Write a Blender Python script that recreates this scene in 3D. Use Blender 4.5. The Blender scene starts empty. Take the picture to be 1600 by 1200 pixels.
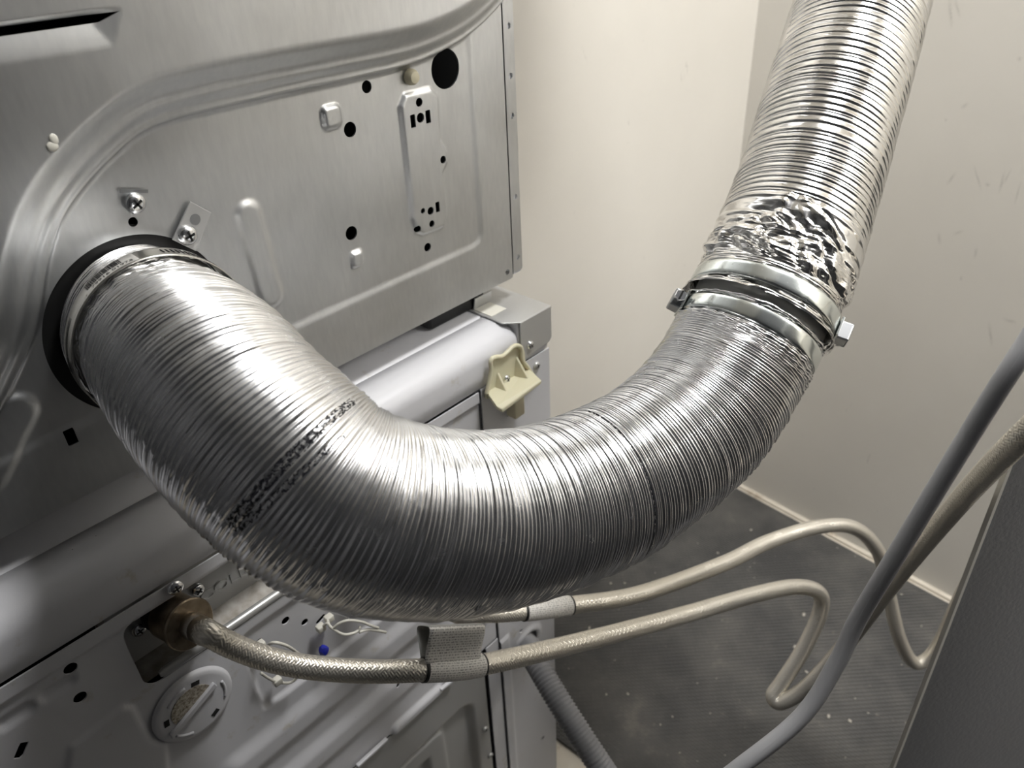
import bpy, bmesh, math, random
import numpy as np
from mathutils import Vector, Matrix

random.seed(7)
rng = np.random.default_rng(11)
scene = bpy.context.scene
col = scene.collection

# ------------------------------------------------------------------ camera
# world: x = along the machines' backs (right), y = into the machines, z = up, metres.
# dryer back plane is y = 0, floor is z = 0
FPX = 1224.0
AX = np.array([0.67122569, -0.42448074, 0.60767769])
AY = np.array([-0.74010718, -0.33821958, 0.58124769])
AZ = np.array([-0.04119996, -0.839895, -0.54118292])
RC = np.stack([AX, AY, AZ])                     # camera (right, down, forward) -> world
CAM = np.array([-0.48529925, -0.455, 1.19034276])
cd = bpy.data.cameras.new('camera')
cam = bpy.data.objects.new('camera', cd)
col.objects.link(cam)
cd.sensor_width = 36.0
cd.lens = 36.0 * FPX / 1600.0
cd.clip_start = 0.02
M = Matrix.Identity(4)
for i in range(3):
    M[i][0], M[i][1], M[i][2], M[i][3] = RC[i][0], -RC[i][1], -RC[i][2], CAM[i]
cam.matrix_world = M
cd.dof.use_dof = True
cd.dof.focus_distance = 0.50
cd.dof.aperture_fstop = 10.5
scene.camera = cam

# ------------------------------------------------------------------ light and exposure
w = bpy.data.worlds.new('world'); scene.world = w; w.use_nodes = True
w.node_tree.nodes['Background'].inputs[0].default_value = (0.75, 0.78, 0.85, 1)
w.node_tree.nodes['Background'].inputs[1].default_value = 0.05
ADDED_LAMP = (0.36, -1.72, 2.22)  # unseen ceiling light, added to reproduce the shading
ROOM_H = 2.26
ld = bpy.data.lights.new('added_ceiling_glow', 'AREA')
ld.shape = 'RECTANGLE'; ld.size = 0.62; ld.size_y = 0.58; ld.energy = 29; ld.color = (0.985, 0.985, 0.99)
lo = bpy.data.objects.new('added_ceiling_glow', ld); col.objects.link(lo)
lo.location = (ADDED_LAMP[0], ADDED_LAMP[1], ADDED_LAMP[2] - 0.05)
FILL_LAMP = (0.24, -0.50, 2.22)  # second unseen ceiling light, added as fill for the right wall
ld2 = bpy.data.lights.new('fill_downlight_glow', 'AREA'); ld2.shape = 'DISK'; ld2.size = 0.30; ld2.energy = 18; ld2.color = (0.985, 0.985, 0.99)
lo2 = bpy.data.objects.new('fill_downlight_glow', ld2); col.objects.link(lo2); lo2.location = FILL_LAMP
vs = scene.view_settings
vs.view_transform = 'Standard'; vs.look = 'None'; vs.gamma = 1.0; vs.use_curve_mapping = False
vs.exposure = 0.0

# ------------------------------------------------------------------ coordinate helpers (pixel of the photo on a known plane / depth)
def ray(px, py): return RC @ np.array([px - 800.0, py - 600.0, FPX])
def at_y(px, py, y=0.0):
    r = ray(px, py); return CAM + r * ((y - CAM[1]) / r[1])
def at_z(px, py, z):
    r = ray(px, py); return CAM + r * ((z - CAM[2]) / r[2])
def at_d(px, py, d): return CAM + ray(px, py) / FPX * d
def xz(px, py, y=0.0):
    p = at_y(px, py, y); return (p[0], p[2])

# ------------------------------------------------------------------ node materials
def mat(name, colr, rough=0.5, metal=0.0, **kw):
    m = bpy.data.materials.new(name); m.use_nodes = True
    b = m.node_tree.nodes['Principled BSDF']
    b.inputs['Base Color'].default_value = (*colr, 1)
    b.inputs['Roughness'].default_value = rough
    b.inputs['Metallic'].default_value = metal
    for k, v in kw.items(): b.inputs[k.replace('_', ' ')].default_value = v
    return m
def N(m, t, **kw):
    n = m.node_tree.nodes.new(t)
    for k, v in kw.items():
        if k in n.inputs.keys(): n.inputs[k].default_value = v
        else: setattr(n, k, v)
    return n
def L(m, a, b): m.node_tree.links.new(a, b)
def bsdf(m): return m.node_tree.nodes['Principled BSDF']
def coords(m, scale=(1, 1, 1), uv=False, rot=(0, 0, 0)):
    tc = N(m, 'ShaderNodeTexCoord'); mp = N(m, 'ShaderNodeMapping')
    mp.inputs['Scale'].default_value = scale; mp.inputs['Rotation'].default_value = rot
    L(m, tc.outputs['UV' if uv else 'Object'], mp.inputs['Vector']); return mp.outputs['Vector']
def noise(m, vec, scale, detail=3, rough=0.5):
    n = N(m, 'ShaderNodeTexNoise'); n.inputs['Scale'].default_value = scale
    n.inputs['Detail'].default_value = detail; n.inputs['Roughness'].default_value = rough
    L(m, vec, n.inputs['Vector']); return n.outputs['Fac']
def ramp(m, fac, stops):
    r = N(m, 'ShaderNodeValToRGB'); e = r.color_ramp.elements
    while len(e) < len(stops): e.new(0.5)
    for el, (p, c) in zip(e, stops):
        el.position = p; el.color = (*c, 1) if len(c) == 3 else c
    L(m, fac, r.inputs[0]); return r.outputs['Color']
def mix(m, fac, a, b, mode='MIX'):
    n = N(m, 'ShaderNodeMix', data_type='RGBA', blend_type=mode)
    for sock, v in ((n.inputs['Factor'], fac), (n.inputs['A'] if False else n.inputs[6], a), (n.inputs[7], b)):
        if isinstance(v, (int, float)): sock.default_value = v
        elif isinstance(v, tuple): sock.default_value = (*v, 1)
        else: L(m, v, sock)
    return n.outputs[2]
def math_(m, op, a, b=None):
    n = N(m, 'ShaderNodeMath', operation=op)
    for i, v in enumerate((a, b)):
        if v is None: continue
        if isinstance(v, (int, float)): n.inputs[i].default_value = v
        else: L(m, v, n.inputs[i])
    return n.outputs[0]
def bump(m, h, strength, dist):
    b = N(m, 'ShaderNodeBump'); b.inputs['Strength'].default_value = strength; b.inputs['Distance'].default_value = dist
    L(m, h, b.inputs['Height']); L(m, b.outputs[0], bsdf(m).inputs['Normal'])

G3 = lambda v: (v, v, v)
# galvanised steel of the dryer back
STEEL = mat('galvanised_steel', (0.68, 0.685, 0.68), 0.33, 1.0)
v = coords(STEEL, (50, 50, 12)); n1 = noise(STEEL, v, 6, 4)
v2 = coords(STEEL, (1, 1, 1)); n2 = noise(STEEL, v2, 14, 3)
c1 = ramp(STEEL, n1, [(0.3, (0.66, 0.668, 0.67)), (0.7, (0.71, 0.718, 0.715))])
c2 = ramp(STEEL, n2, [(0.35, G3(0.9)), (0.7, G3(1.0))])
L(STEEL, mix(STEEL, 1.0, c1, c2, 'MULTIPLY'), bsdf(STEEL).inputs['Base Color'])
L(STEEL, ramp(STEEL, n2, [(0.3, G3(0.38)), (0.7, G3(0.46))]), bsdf(STEEL).inputs['Roughness'])
SHEET = mat('sheet_steel', (0.56, 0.56, 0.55), 0.35, 0.6)
v = coords(SHEET); L(SHEET, ramp(SHEET, noise(SHEET, v, 60, 4), [(0.3, G3(0.28)), (0.7, G3(0.45))]), bsdf(SHEET).inputs['Roughness'])
TRAY = mat('tarnished_tray_steel', (0.32, 0.30, 0.27), 0.45, 0.8)
v = coords(TRAY); L(TRAY, ramp(TRAY, noise(TRAY, v, 90, 5), [(0.3, (0.2, 0.18, 0.15)), (0.7, (0.42, 0.4, 0.37))]), bsdf(TRAY).inputs['Base Color'])
CHROME = mat('bright_zinc', (0.8, 0.81, 0.82), 0.2, 1.0)
DARKZINC = mat('dark_zinc', (0.42, 0.43, 0.44), 0.35, 1.0)
BAND = mat('zinc_clamp_band', (0.80, 0.84, 0.82), 0.2, 1.0)
v = coords(BAND); nb = noise(BAND, v, 420, 4)
L(BAND, ramp(BAND, nb, [(0.25, (0.45, 0.45, 0.42)), (0.31, (0.80, 0.84, 0.82))]), bsdf(BAND).inputs['Base Color'])
L(BAND, ramp(BAND, nb, [(0.25, G3(0.5)), (0.32, G3(0.2))]), bsdf(BAND).inputs['Roughness'])
BANDC = mat('clean_clamp_band', (0.80, 0.84, 0.82), 0.19, 1.0)
BLACK = mat('black_plastic', (0.006, 0.006, 0.006), 0.5)
VOID = mat('painted_inside_shade', (0.01, 0.01, 0.01), 0.9)  # shade inside cabinets, slots and screw recesses, painted in as near-black
# painted washer
PAINT = mat('pale_grey_enamel', (0.60, 0.60, 0.62), 0.38)
v = coords(PAINT); nd = noise(PAINT, v, 40, 6, 0.65); ns = noise(PAINT, v, 260, 2)
pc = ramp(PAINT, nd, [(0.26, (0.46, 0.43, 0.38)), (0.38, (0.59, 0.59, 0.61))])
sp = ramp(PAINT, ns, [(0.17, (0.10, 0.09, 0.08)), (0.21, G3(1.0))])
L(PAINT, mix(PAINT, 1.0, pc, sp, 'MULTIPLY'), bsdf(PAINT).inputs['Base Color'])
bump(PAINT, noise(PAINT, v, 1400, 2), 0.12, 0.0004)
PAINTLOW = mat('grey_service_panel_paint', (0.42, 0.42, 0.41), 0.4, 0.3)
SIDEP = mat('machine_side_paint', (0.62, 0.63, 0.66), 0.35)
CREAM = mat('cream_plastic', (0.62, 0.58, 0.42), 0.42, Subsurface_Weight=0.05)
RUBBERPLUG = mat('yellowed_plug', (0.50, 0.46, 0.33), 0.5)
BLUE = mat('blue_plastic', (0.02, 0.03, 0.42), 0.35)
TIE = mat('white_nylon', (0.72, 0.70, 0.62), 0.4)
BRASS = mat('tarnished_brass', (0.30, 0.235, 0.165), 0.38, 0.95)
v = coords(BRASS); L(BRASS, ramp(BRASS, noise(BRASS, v, 120, 5), [(0.3, (0.20, 0.155, 0.11)), (0.7, (0.40, 0.33, 0.24))]), bsdf(BRASS).inputs['Base Color'])
CRIMP = mat('crimped_ferrule', (0.50, 0.47, 0.42), 0.3, 1.0)
BRAID = mat('braided_steel', (0.74, 0.70, 0.62), 0.32, 0.7, Coat_Weight=0.35, Coat_Roughness=0.15)
SEAL = mat('black_seal', (0.015, 0.015, 0.014), 0.4)
GREYPVC = mat('grey_pvc', (0.24, 0.24, 0.25), 0.42)
v = coords(GREYPVC, (1, 1, 1), uv=True)
CORD = mat('grey_cord_jacket', (0.42, 0.42, 0.43), 0.40)
v = coords(CORD, (1, 1, 1), uv=True)
sx = N(CORD, 'ShaderNodeSeparateXYZ'); L(CORD, v, sx.inputs[0])
vv = coords(CORD, (420, 30, 1), uv=True)
glyph = math_(CORD, 'GREATER_THAN', noise(CORD, vv, 3.0, 1), 0.52)
vw = coords(CORD, (60, 0, 1), uv=True)
word = math_(CORD, 'GREATER_THAN', noise(CORD, vw, 1.0, 1), 0.44)
b1 = math_(CORD, 'MULTIPLY', math_(CORD, 'GREATER_THAN', sx.outputs[1], 0.46), math_(CORD, 'LESS_THAN', sx.outputs[1], 0.56))
bump(CORD, math_(CORD, 'MULTIPLY', math_(CORD, 'MULTIPLY', glyph, word), b1), 0.7, 0.0006)
# semi rigid aluminium
ALU = mat('ribbed_aluminium', (0.80, 0.80, 0.805), 0.27, 1.0)
v = coords(ALU); na = noise(ALU, v, 70, 4)
L(ALU, ramp(ALU, na, [(0.3, G3(0.18)), (0.7, G3(0.28))]), bsdf(ALU).inputs['Roughness'])
FOIL = mat('shiny_foil', (0.86, 0.85, 0.83), 0.14, 1.0)
v = coords(FOIL); nf = noise(FOIL, v, 120, 3)
L(FOIL, ramp(FOIL, nf, [(0.3, G3(0.10)), (0.7, G3(0.22))]), bsdf(FOIL).inputs['Roughness'])
LABELP = mat('printed_label', (0.7, 0.69, 0.66), 0.5)
v = coords(LABELP, (1, 1, 1), uv=True)
bt = N(LABELP, 'ShaderNodeTexBrick'); bt.offset = 0.37; bt.squash = 0.62; bt.squash_frequency = 3
bt.inputs['Scale'].default_value = 1.0; bt.inputs['Brick Width'].default_value = 0.0042; bt.inputs['Row Height'].default_value = 0.00180
bt.inputs['Mortar Size'].default_value = 0.00050; bt.inputs['Mortar Smooth'].default_value = 0.3
bt.inputs['Color1'].default_value = (0.16, 0.155, 0.145, 1); bt.inputs['Color2'].default_value = (0.42, 0.41, 0.38, 1)
bt.inputs['Mortar'].default_value = (0.86, 0.84, 0.80, 1); L(LABELP, v, bt.inputs['Vector'])
nl = noise(LABELP, v, 900, 2)
cut = ramp(LABELP, noise(LABELP, v, 260, 2), [(0.40, G3(0)), (0.46, G3(1))])
L(LABELP, mix(LABELP, ramp(LABELP, nl, [(0.45, G3(0.15)), (0.62, G3(0.95))]), bt.outputs['Color'], (0.86, 0.84, 0.80)), bsdf(LABELP).inputs['Base Color'])
PAPER = mat('label_back', (0.34, 0.34, 0.32), 0.5)
STICK = mat('sticker_grey', (0.46, 0.45, 0.42), 0.45)
PRINT = mat('black_print', (0.02, 0.02, 0.02), 0.5)
INK = mat('dark_print_on_foil', (0.015, 0.016, 0.02), 0.5)
LINT = mat('lint_fluff', (0.36, 0.31, 0.24), 0.95)
v = coords(LINT); L(LINT, ramp(LINT, noise(LINT, v, 420, 5, 0.8), [(0.35, (0.12, 0.09, 0.06)), (0.6, (0.5, 0.46, 0.38))]), bsdf(LINT).inputs['Base Color'])
CRUMB = mat('pale_crumb', (0.45, 0.42, 0.37), 0.9)
# room
WALL = mat('cream_wall_paint', (0.66, 0.62, 0.54), 0.6)
v = coords(WALL); nw = noise(WALL, v, 3.0, 5, 0.6)
wbase = ramp(WALL, nw, [(0.3, (0.63, 0.605, 0.555)), (0.7, (0.67, 0.645, 0.595))])
vs1 = coords(WALL, (14, 14, 5)); sc1 = noise(WALL, vs1, 2.3, 7, 0.75)
sm = ramp(WALL, sc1, [(0.665, G3(0)), (0.74, G3(0.55))])
L(WALL, mix(WALL, sm, wbase, (0.26, 0.25, 0.24)), bsdf(WALL).inputs['Base Color'])
bump(WALL, noise(WALL, v, 300, 3), 0.1, 0.001)
FLOOR = mat('cream_floor_paint', (0.60, 0.55, 0.46), 0.55)
v = coords(FLOOR)
L(FLOOR, ramp(FLOOR, noise(FLOOR, v, 22, 6, 0.7), [(0.3, (0.30, 0.22, 0.14)), (0.42, (0.60, 0.55, 0.47)), (0.8, (0.68, 0.64, 0.56))]), bsdf(FLOOR).inputs['Base Color'])
MATM = mat('black_rubber', (0.03, 0.029, 0.028), 0.62)
v = coords(MATM)
dust = noise(MATM, v, 7, 6, 0.65); fine = noise(MATM, v, 130, 3)
mc = ramp(MATM, dust, [(0.40, (0.045, 0.0445, 0.044)), (0.62, (0.085, 0.082, 0.077)), (0.75, (0.18, 0.165, 0.145))])
spk = ramp(MATM, fine, [(0.66, G3(0)), (0.76, G3(0.5))])
L(MATM, mix(MATM, spk, mc, (0.22, 0.20, 0.17)), bsdf(MATM).inputs['Base Color'])
ck = N(MATM, 'ShaderNodeTexWave', wave_type='BANDS', bands_direction='DIAGONAL'); ck.inputs['Scale'].default_value = 60; L(MATM, v, ck.inputs['Vector'])
ck2 = N(MATM, 'ShaderNodeTexWave', wave_type='BANDS', bands_direction='X'); ck2.inputs['Scale'].default_value = 60; L(MATM, v, ck2.inputs['Vector'])
bump(MATM, math_(MATM, 'ADD', ck.outputs['Fac'], ck2.outputs['Fac']), 0.5, 0.0015)
CEIL = mat('ceiling_white', (0.75, 0.73, 0.68), 0.7)
GREYWALL = mat('dark_grey_wall_paint', (0.06, 0.062, 0.068), 0.5)
DOORM = mat('dark_grey_door_paint', (0.095, 0.097, 0.102), 0.6)
v = coords(DOORM); bump(DOORM, noise(DOORM, v, 260, 2), 0.35, 0.0012)
DOOREDGE = mat('bare_door_edge', (0.42, 0.41, 0.38), 0.5)
LAMPM = mat('added_lamp_diffuser', (0.9, 0.88, 0.82), 0.5)
bsdf(LAMPM).inputs['Emission Color'].default_value = (1, 0.93, 0.82, 1); bsdf(LAMPM).inputs['Emission Strength'].default_value = 6.0

# ------------------------------------------------------------------ object helpers
def link(name, me, m, parent=None, smooth=False):
    o = bpy.data.objects.new(name, me); col.objects.link(o)
    if m is not None and not me.materials: me.materials.append(m)
    if parent is not None: o.parent = parent
    if smooth: me.shade_smooth()
    return o
def pyd(name, V, F, m, parent=None, smooth=False, recalc=True):
    me = bpy.data.meshes.new(name); me.from_pydata([tuple(map(float, p)) for p in V], [], [tuple(map(int, f)) for f in F])
    if recalc:
        bm = bmesh.new(); bm.from_mesh(me); bmesh.ops.recalc_face_normals(bm, faces=bm.faces); bm.to_mesh(me); bm.free()
    return link(name, me, m, parent, smooth)
def thing(name, label, cat, loc=(0, 0, 0), group=None):
    o = bpy.data.objects.new(name, None); col.objects.link(o); o.location = loc; o.empty_display_size = 0.05
    o['label'] = label; o['category'] = cat
    if group: o['group'] = group
    return o
def tag(o, label, cat, group=None):
    o['label'] = label; o['category'] = cat
    if group: o['group'] = group
    return o
def local(o):                      # keep children where they were built in world space
    if o.parent: o.matrix_parent_inverse = Matrix.Translation(o.parent.location).inverted() if o.parent.type == 'EMPTY' else Matrix.Identity(4)
    return o
def settle():
    for o in col.objects:
        if o.parent is not None and o.parent.type == 'EMPTY' and o.parent.parent is None:
            o.matrix_parent_inverse = Matrix.Translation(o.parent.location).inverted()
def box_bm(x0, x1, y0, y1, z0, z1, bev=0.0, seg=2):
    bm = bmesh.new()
    bmesh.ops.create_cube(bm, size=1, matrix=Matrix.Translation(((x0+x1)/2, (y0+y1)/2, (z0+z1)/2)) @ Matrix.Diagonal((x1-x0, y1-y0, z1-z0, 1)))
    if bev: bmesh.ops.bevel(bm, geom=bm.edges[:], offset=bev, segments=seg, affect='EDGES', profile=0.5)
    return bm
def bm_obj(name, bm, m, parent=None, smooth=False):
    me = bpy.data.meshes.new(name); bm.to_mesh(me); bm.free(); return link(name, me, m, parent, smooth)
def box(name, b, m, parent=None, bev=0.0): return bm_obj(name, box_bm(*b, bev), m, parent, bev > 0)
def frame_from(axis, up=(0, 0, 1)):
    a = np.array(axis, float); a /= np.linalg.norm(a); u = np.array(up, float)
    if abs(a @ u) > 0.95: u = np.array([1.0, 0, 0])
    e1 = np.cross(u, a); e1 /= np.linalg.norm(e1); e2 = np.cross(a, e1); return a, e1, e2
def lathe(name, base, axis, prof, m, parent=None, seg=32, smooth=True, sides=None):
    # prof: (distance along axis, radius)
    a, e1, e2 = frame_from(axis); base = np.array(base, float); V = []; F = []
    n = seg
    for (t, r) in prof:
        for k in range(n):
            th = 2*math.pi*k/n; V.append(base + a*t + (e1*math.cos(th) + e2*math.sin(th))*r)
    for i in range(len(prof)-1):
        for k in range(n): F.append((i*n+k, i*n+(k+1) % n, (i+1)*n+(k+1) % n, (i+1)*n+k))
    F.append(tuple(range(n))); F.append(tuple((len(prof)-1)*n + k for k in range(n)))
    o = pyd(name, V, F, m, parent, smooth)
    if smooth:
        es = o.modifiers.new('edge', 'EDGE_SPLIT'); es.split_angle = math.radians(38)
    return o
def prism(name, pts, d, m, parent=None, bev=0.0):
    # pts: 3D polygon, d: extrusion vector
    n = len(pts); d = np.array(d, float); V = [np.array(p, float) for p in pts] + [np.array(p, float) + d for p in pts]
    F = [tuple(range(n)), tuple(range(n, 2*n))] + [(i, (i+1) % n, n+(i+1) % n, n+i) for i in range(n)]
    o = pyd(name, V, F, m, parent)
    if bev:
        b = o.modifiers.new('bevel', 'BEVEL'); b.width = bev; b.segments = 2; b.limit_method = 'ANGLE'
    return o
def grid_mesh(name, P, m, parent=None, closed_u=False, uv=None):
    # P: (rows, cols, 3) numpy; columns wrap when closed_u
    nr, nc = P.shape[:2]; me = bpy.data.meshes.new(name)
    idx = np.arange(nr*nc).reshape(nr, nc)
    if closed_u:
        a = idx[:-1]; b = np.roll(idx, -1, 1)[:-1]; c_ = np.roll(idx, -1, 1)[1:]; d = idx[1:]
    else:
        a = idx[:-1, :-1]; b = idx[:-1, 1:]; c_ = idx[1:, 1:]; d = idx[1:, :-1]
    Q = np.stack([a, b, c_, d], -1).reshape(-1, 4)
    me.vertices.add(nr*nc); me.vertices.foreach_set('co', P.astype(np.float32).ravel())
    me.loops.add(Q.size); me.loops.foreach_set('vertex_index', Q.astype(np.int32).ravel())
    me.polygons.add(len(Q)); me.polygons.foreach_set('loop_start', np.arange(0, Q.size, 4, dtype=np.int32))
    me.update(calc_edges=True); me.validate()
    if uv is not None:
        l = me.uv_layers.new(name='uv'); l.data.foreach_set('uv', uv[Q.ravel()].astype(np.float32).ravel())
    return link(name, me, m, parent, True)
# smooth value noise, numpy
_tab = rng.random(4096)
def vnoise(X, Y, Z, seed=0):
    xi = np.floor(X).astype(np.int64); yi = np.floor(Y).astype(np.int64); zi = np.floor(Z).astype(np.int64)
    fx, fy, fz = X-xi, Y-yi, Z-zi
    fx, fy, fz = [t*t*(3-2*t) for t in (fx, fy, fz)]
    h = lambda a, b, c: _tab[((a*73856093) ^ (b*19349663) ^ (c*83492791) ^ (seed*2654435761)) & 4095]
    r = 0
    for dx in (0, 1):
        for dy in (0, 1):
            for dz in (0, 1):
                r = r + h(xi+dx, yi+dy, zi+dz)*np.where(dx, fx, 1-fx)*np.where(dy, fy, 1-fy)*np.where(dz, fz, 1-fz)
    return r*2-1
def smooth(t): t = np.clip(t, 0, 1); return t*t*(3-2*t)
def spline(P, n):
    P = np.array(P, float); P = np.vstack([2*P[0]-P[1], P, 2*P[-1]-P[-2]]); out = []
    for t in np.linspace(0, len(P)-3-1e-9, n):
        i = int(t); u = t-i; a, b, c_, d = P[i:i+4]
        out.append(.5*((2*b)+(-a+c_)*u+(2*a-5*b+4*c_-d)*u*u+(-a+3*b-3*c_+d)*u**3))
    return np.array(out)
class Path:
    """arc-length path with a twist-free frame"""
    def __init__(s, P, n=600, relax=0):
        Q = spline(P, n)
        for _ in range(relax): Q[1:-1] = Q[1:-1]*0.5 + (Q[:-2]+Q[2:])*0.25
        s.Q = Q; d = np.linalg.norm(np.diff(Q, axis=0), axis=1); s.L = np.r_[0, np.cumsum(d)]; s.len = s.L[-1]
        T = np.gradient(Q, axis=0); T /= np.linalg.norm(T, axis=1)[:, None]; s.T = T
        nn = np.cross(T[0], (0.3, 0.2, 1.0)); nn /= np.linalg.norm(nn); U = [nn]
        for i in range(1, len(Q)):
            u = U[-1] - T[i]*(U[-1] @ T[i]); U.append(u/np.linalg.norm(u))
        s.U = np.array(U)
    def at(s, t):
        t = np.asarray(t, float); f = lambda A: np.stack([np.interp(t, s.L, A[:, k]) for k in range(3)], -1)
        P, T, U = f(s.Q), f(s.T), f(s.U)
        over = (t - s.len)*(t > s.len) + t*(t < 0)
        P = P + T*over[..., None]
        T = T/np.linalg.norm(T, axis=-1, keepdims=True); U = U - T*(U*T).sum(-1, keepdims=True); U /= np.linalg.norm(U, axis=-1, keepdims=True)
        return P, T, U, np.cross(T, U)
def tube(name, path, s0, s1, ds, seg, rad, m, parent=None, cap=False, uv=True):
    ns = max(2, int((s1-s0)/ds)+1); S = np.linspace(s0, s1, ns); P, T, U, W = path.at(S)
    th = np.linspace(0, 2*np.pi, seg, endpoint=False)
    SS, TH = np.meshgrid(S, th, indexing='ij')
    R_ = rad(SS, TH) if callable(rad) else np.full_like(SS, rad)
    off = 0
    if isinstance(R_, tuple): R_, off = R_
    D = np.cos(TH)[..., None]*U[:, None, :] + np.sin(TH)[..., None]*W[:, None, :]
    X = P[:, None, :] + D*R_[..., None]
    if not np.isscalar(off): X = X + T[:, None, :]*off[..., None]
    uvv = np.stack([SS, TH/(2*np.pi)], -1).reshape(-1, 2) if uv else None
    o = grid_mesh(name, X, m, parent, True, uvv)
    if cap:
        bm = bmesh.new(); bm.from_mesh(o.data); bmesh.ops.holes_fill(bm, edges=[e for e in bm.edges if e.is_boundary], sides=0); bm.to_mesh(o.data); bm.free()
    return o
# signed distances in the (x, z) plane of a pressed panel, negative inside
def sd_circle(c, r): return lambda x, z: np.hypot(x-c[0], z-c[1]) - r
def sd_seg(a, b, r):
    a = np.array(a); b = np.array(b); ab = b-a
    def f(x, z):
        t = np.clip(((x-a[0])*ab[0] + (z-a[1])*ab[1])/(ab @ ab), 0, 1); return np.hypot(x-a[0]-ab[0]*t, z-a[1]-ab[1]*t) - r
    return f
def sd_poly(P, r=0.0):
    P = np.array(P)
    def f(x, z):
        d = np.full(np.shape(x), 1e9); ins = np.zeros(np.shape(x), bool)
        for a, b in zip(P, np.roll(P, -1, 0)):
            ab = b-a; t = np.clip(((x-a[0])*ab[0] + (z-a[1])*ab[1])/max(ab @ ab, 1e-12), 0, 1)
            d = np.minimum(d, np.hypot(x-a[0]-ab[0]*t, z-a[1]-ab[1]*t))
            if abs(b[1]-a[1]) > 1e-12:
                c_ = ((a[1] > z) != (b[1] > z)) & (x < (b[0]-a[0])*(z-a[1])/(b[1]-a[1]) + a[0]); ins ^= c_
        return np.where(ins, -d, d) - r
    return f
def sd_rect(x0, x1, z0, z1, r):
    cx, cz, hx, hz = (x0+x1)/2, (z0+z1)/2, (x1-x0)/2-r, (z1-z0)/2-r
    def f(x, z):
        qx, qz = np.abs(x-cx)-hx, np.abs(z-cz)-hz
        return np.hypot(np.maximum(qx, 0), np.maximum(qz, 0)) + np.minimum(np.maximum(qx, qz), 0) - r
    return f
def pressed(name, xs, zs, y0, hfun, holes, m, parent, thick=0.0012):
    """a pressed steel sheet: relief height towards the camera, holes really cut"""
    xs = np.array(xs); zs = np.array(zs); X, Z = np.meshgrid(xs, zs, indexing='xy')
    cell = np.minimum(np.gradient(xs)[None, :], np.gradient(zs)[:, None])
    keep = np.ones((len(zs)-1, len(xs)-1), bool); e = 1e-5
    for sd in holes:
        d = sd(X, Z); near = np.abs(d) < cell*0.72
        gx = (sd(X+e, Z)-sd(X-e, Z))/(2*e); gz = (sd(X, Z+e)-sd(X, Z-e))/(2*e); g = np.hypot(gx, gz)+1e-9
        X = np.where(near, X-d*gx/g, X); Z = np.where(near, Z-d*gz/g, Z)
        d2 = sd(X, Z); dm = np.maximum(np.maximum(d2[:-1, :-1], d2[1:, 1:]), np.maximum(d2[1:, :-1], d2[:-1, 1:]))
        keep &= ~(dm < cell[:-1, :-1]*0.25)
    Y = y0 - hfun(X, Z)
    nx = len(xs); V = np.stack([X, Y, Z], -1).reshape(-1, 3)
    j, i = np.nonzero(keep); a = j*nx+i
    F = np.stack([a, a+1, a+nx+1, a+nx], -1)
    E_ = np.concatenate([F[:, [0, 1]], F[:, [1, 2]], F[:, [2, 3]], F[:, [3, 0]]]); key = np.sort(E_, 1)
    u, inv, cnt = np.unique(key, axis=0, return_inverse=True, return_counts=True)
    be = E_[cnt[inv.ravel()] == 1]
    used = np.unique(be); top = {k: len(V)+2*q for q, k in enumerate(used)}
    ex = np.repeat(V[used], 2, 0); ex[1::2, 1] += thick
    VV = np.vstack([V, ex])
    rim = [(top[b], top[a_], top[a_]+1, top[b]+1) for a_, b in be]
    me = bpy.data.meshes.new(name); me.from_pydata(VV.tolist(), [], F.tolist() + rim)
    bm = bmesh.new(); bm.from_mesh(me); bmesh.ops.delete(bm, geom=[q for q in bm.verts if not q.link_faces], context='VERTS'); bm.to_mesh(me); bm.free()
    return link(name, me, m, parent, True)
def text_mesh(txt, size):
    c_ = bpy.data.curves.new('lettering', 'FONT'); c_.body = txt; c_.size = size; c_.extrude = 0.0; c_.resolution_u = 3
    o = bpy.data.objects.new('lettering', c_); col.objects.link(o)
    dg = bpy.context.evaluated_depsgraph_get(); dg.update()
    me = bpy.data.meshes.new_from_object(o.evaluated_get(dg)); bpy.data.objects.remove(o); bpy.data.curves.remove(c_); me.materials.clear(); return me

def screw(parent, pos, axis, r, m=None, name='screw', slot=0.3):
    """pan head screw with a cross recess"""
    m = m or CHROME
    a, e1, e2 = frame_from(axis); pos = np.array(pos, float)
    o = lathe(name, pos, axis, [(-0.002, r*0.45), (0, r*0.98), (r*0.22, r), (r*0.48, r*0.86), (r*0.62, r*0.55), (r*0.66, 0.001)], m, parent, 24)
    a1 = slot
    for k in (0, 1):
        d = e1*math.cos(a1+k*math.pi/2) + e2*math.sin(a1+k*math.pi/2); q = np.cross(a, d)
        h = r*0.52; w_ = r*0.11; t0 = r*0.50; t1 = r*0.68
        pts = [pos+a*t0+d*h+q*w_, pos+a*t0+d*h-q*w_, pos+a*t0-d*h-q*w_, pos+a*t0-d*h+q*w_]
        prism('recess', pts, a*(t1-t0), VOID, o)
    return o

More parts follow.
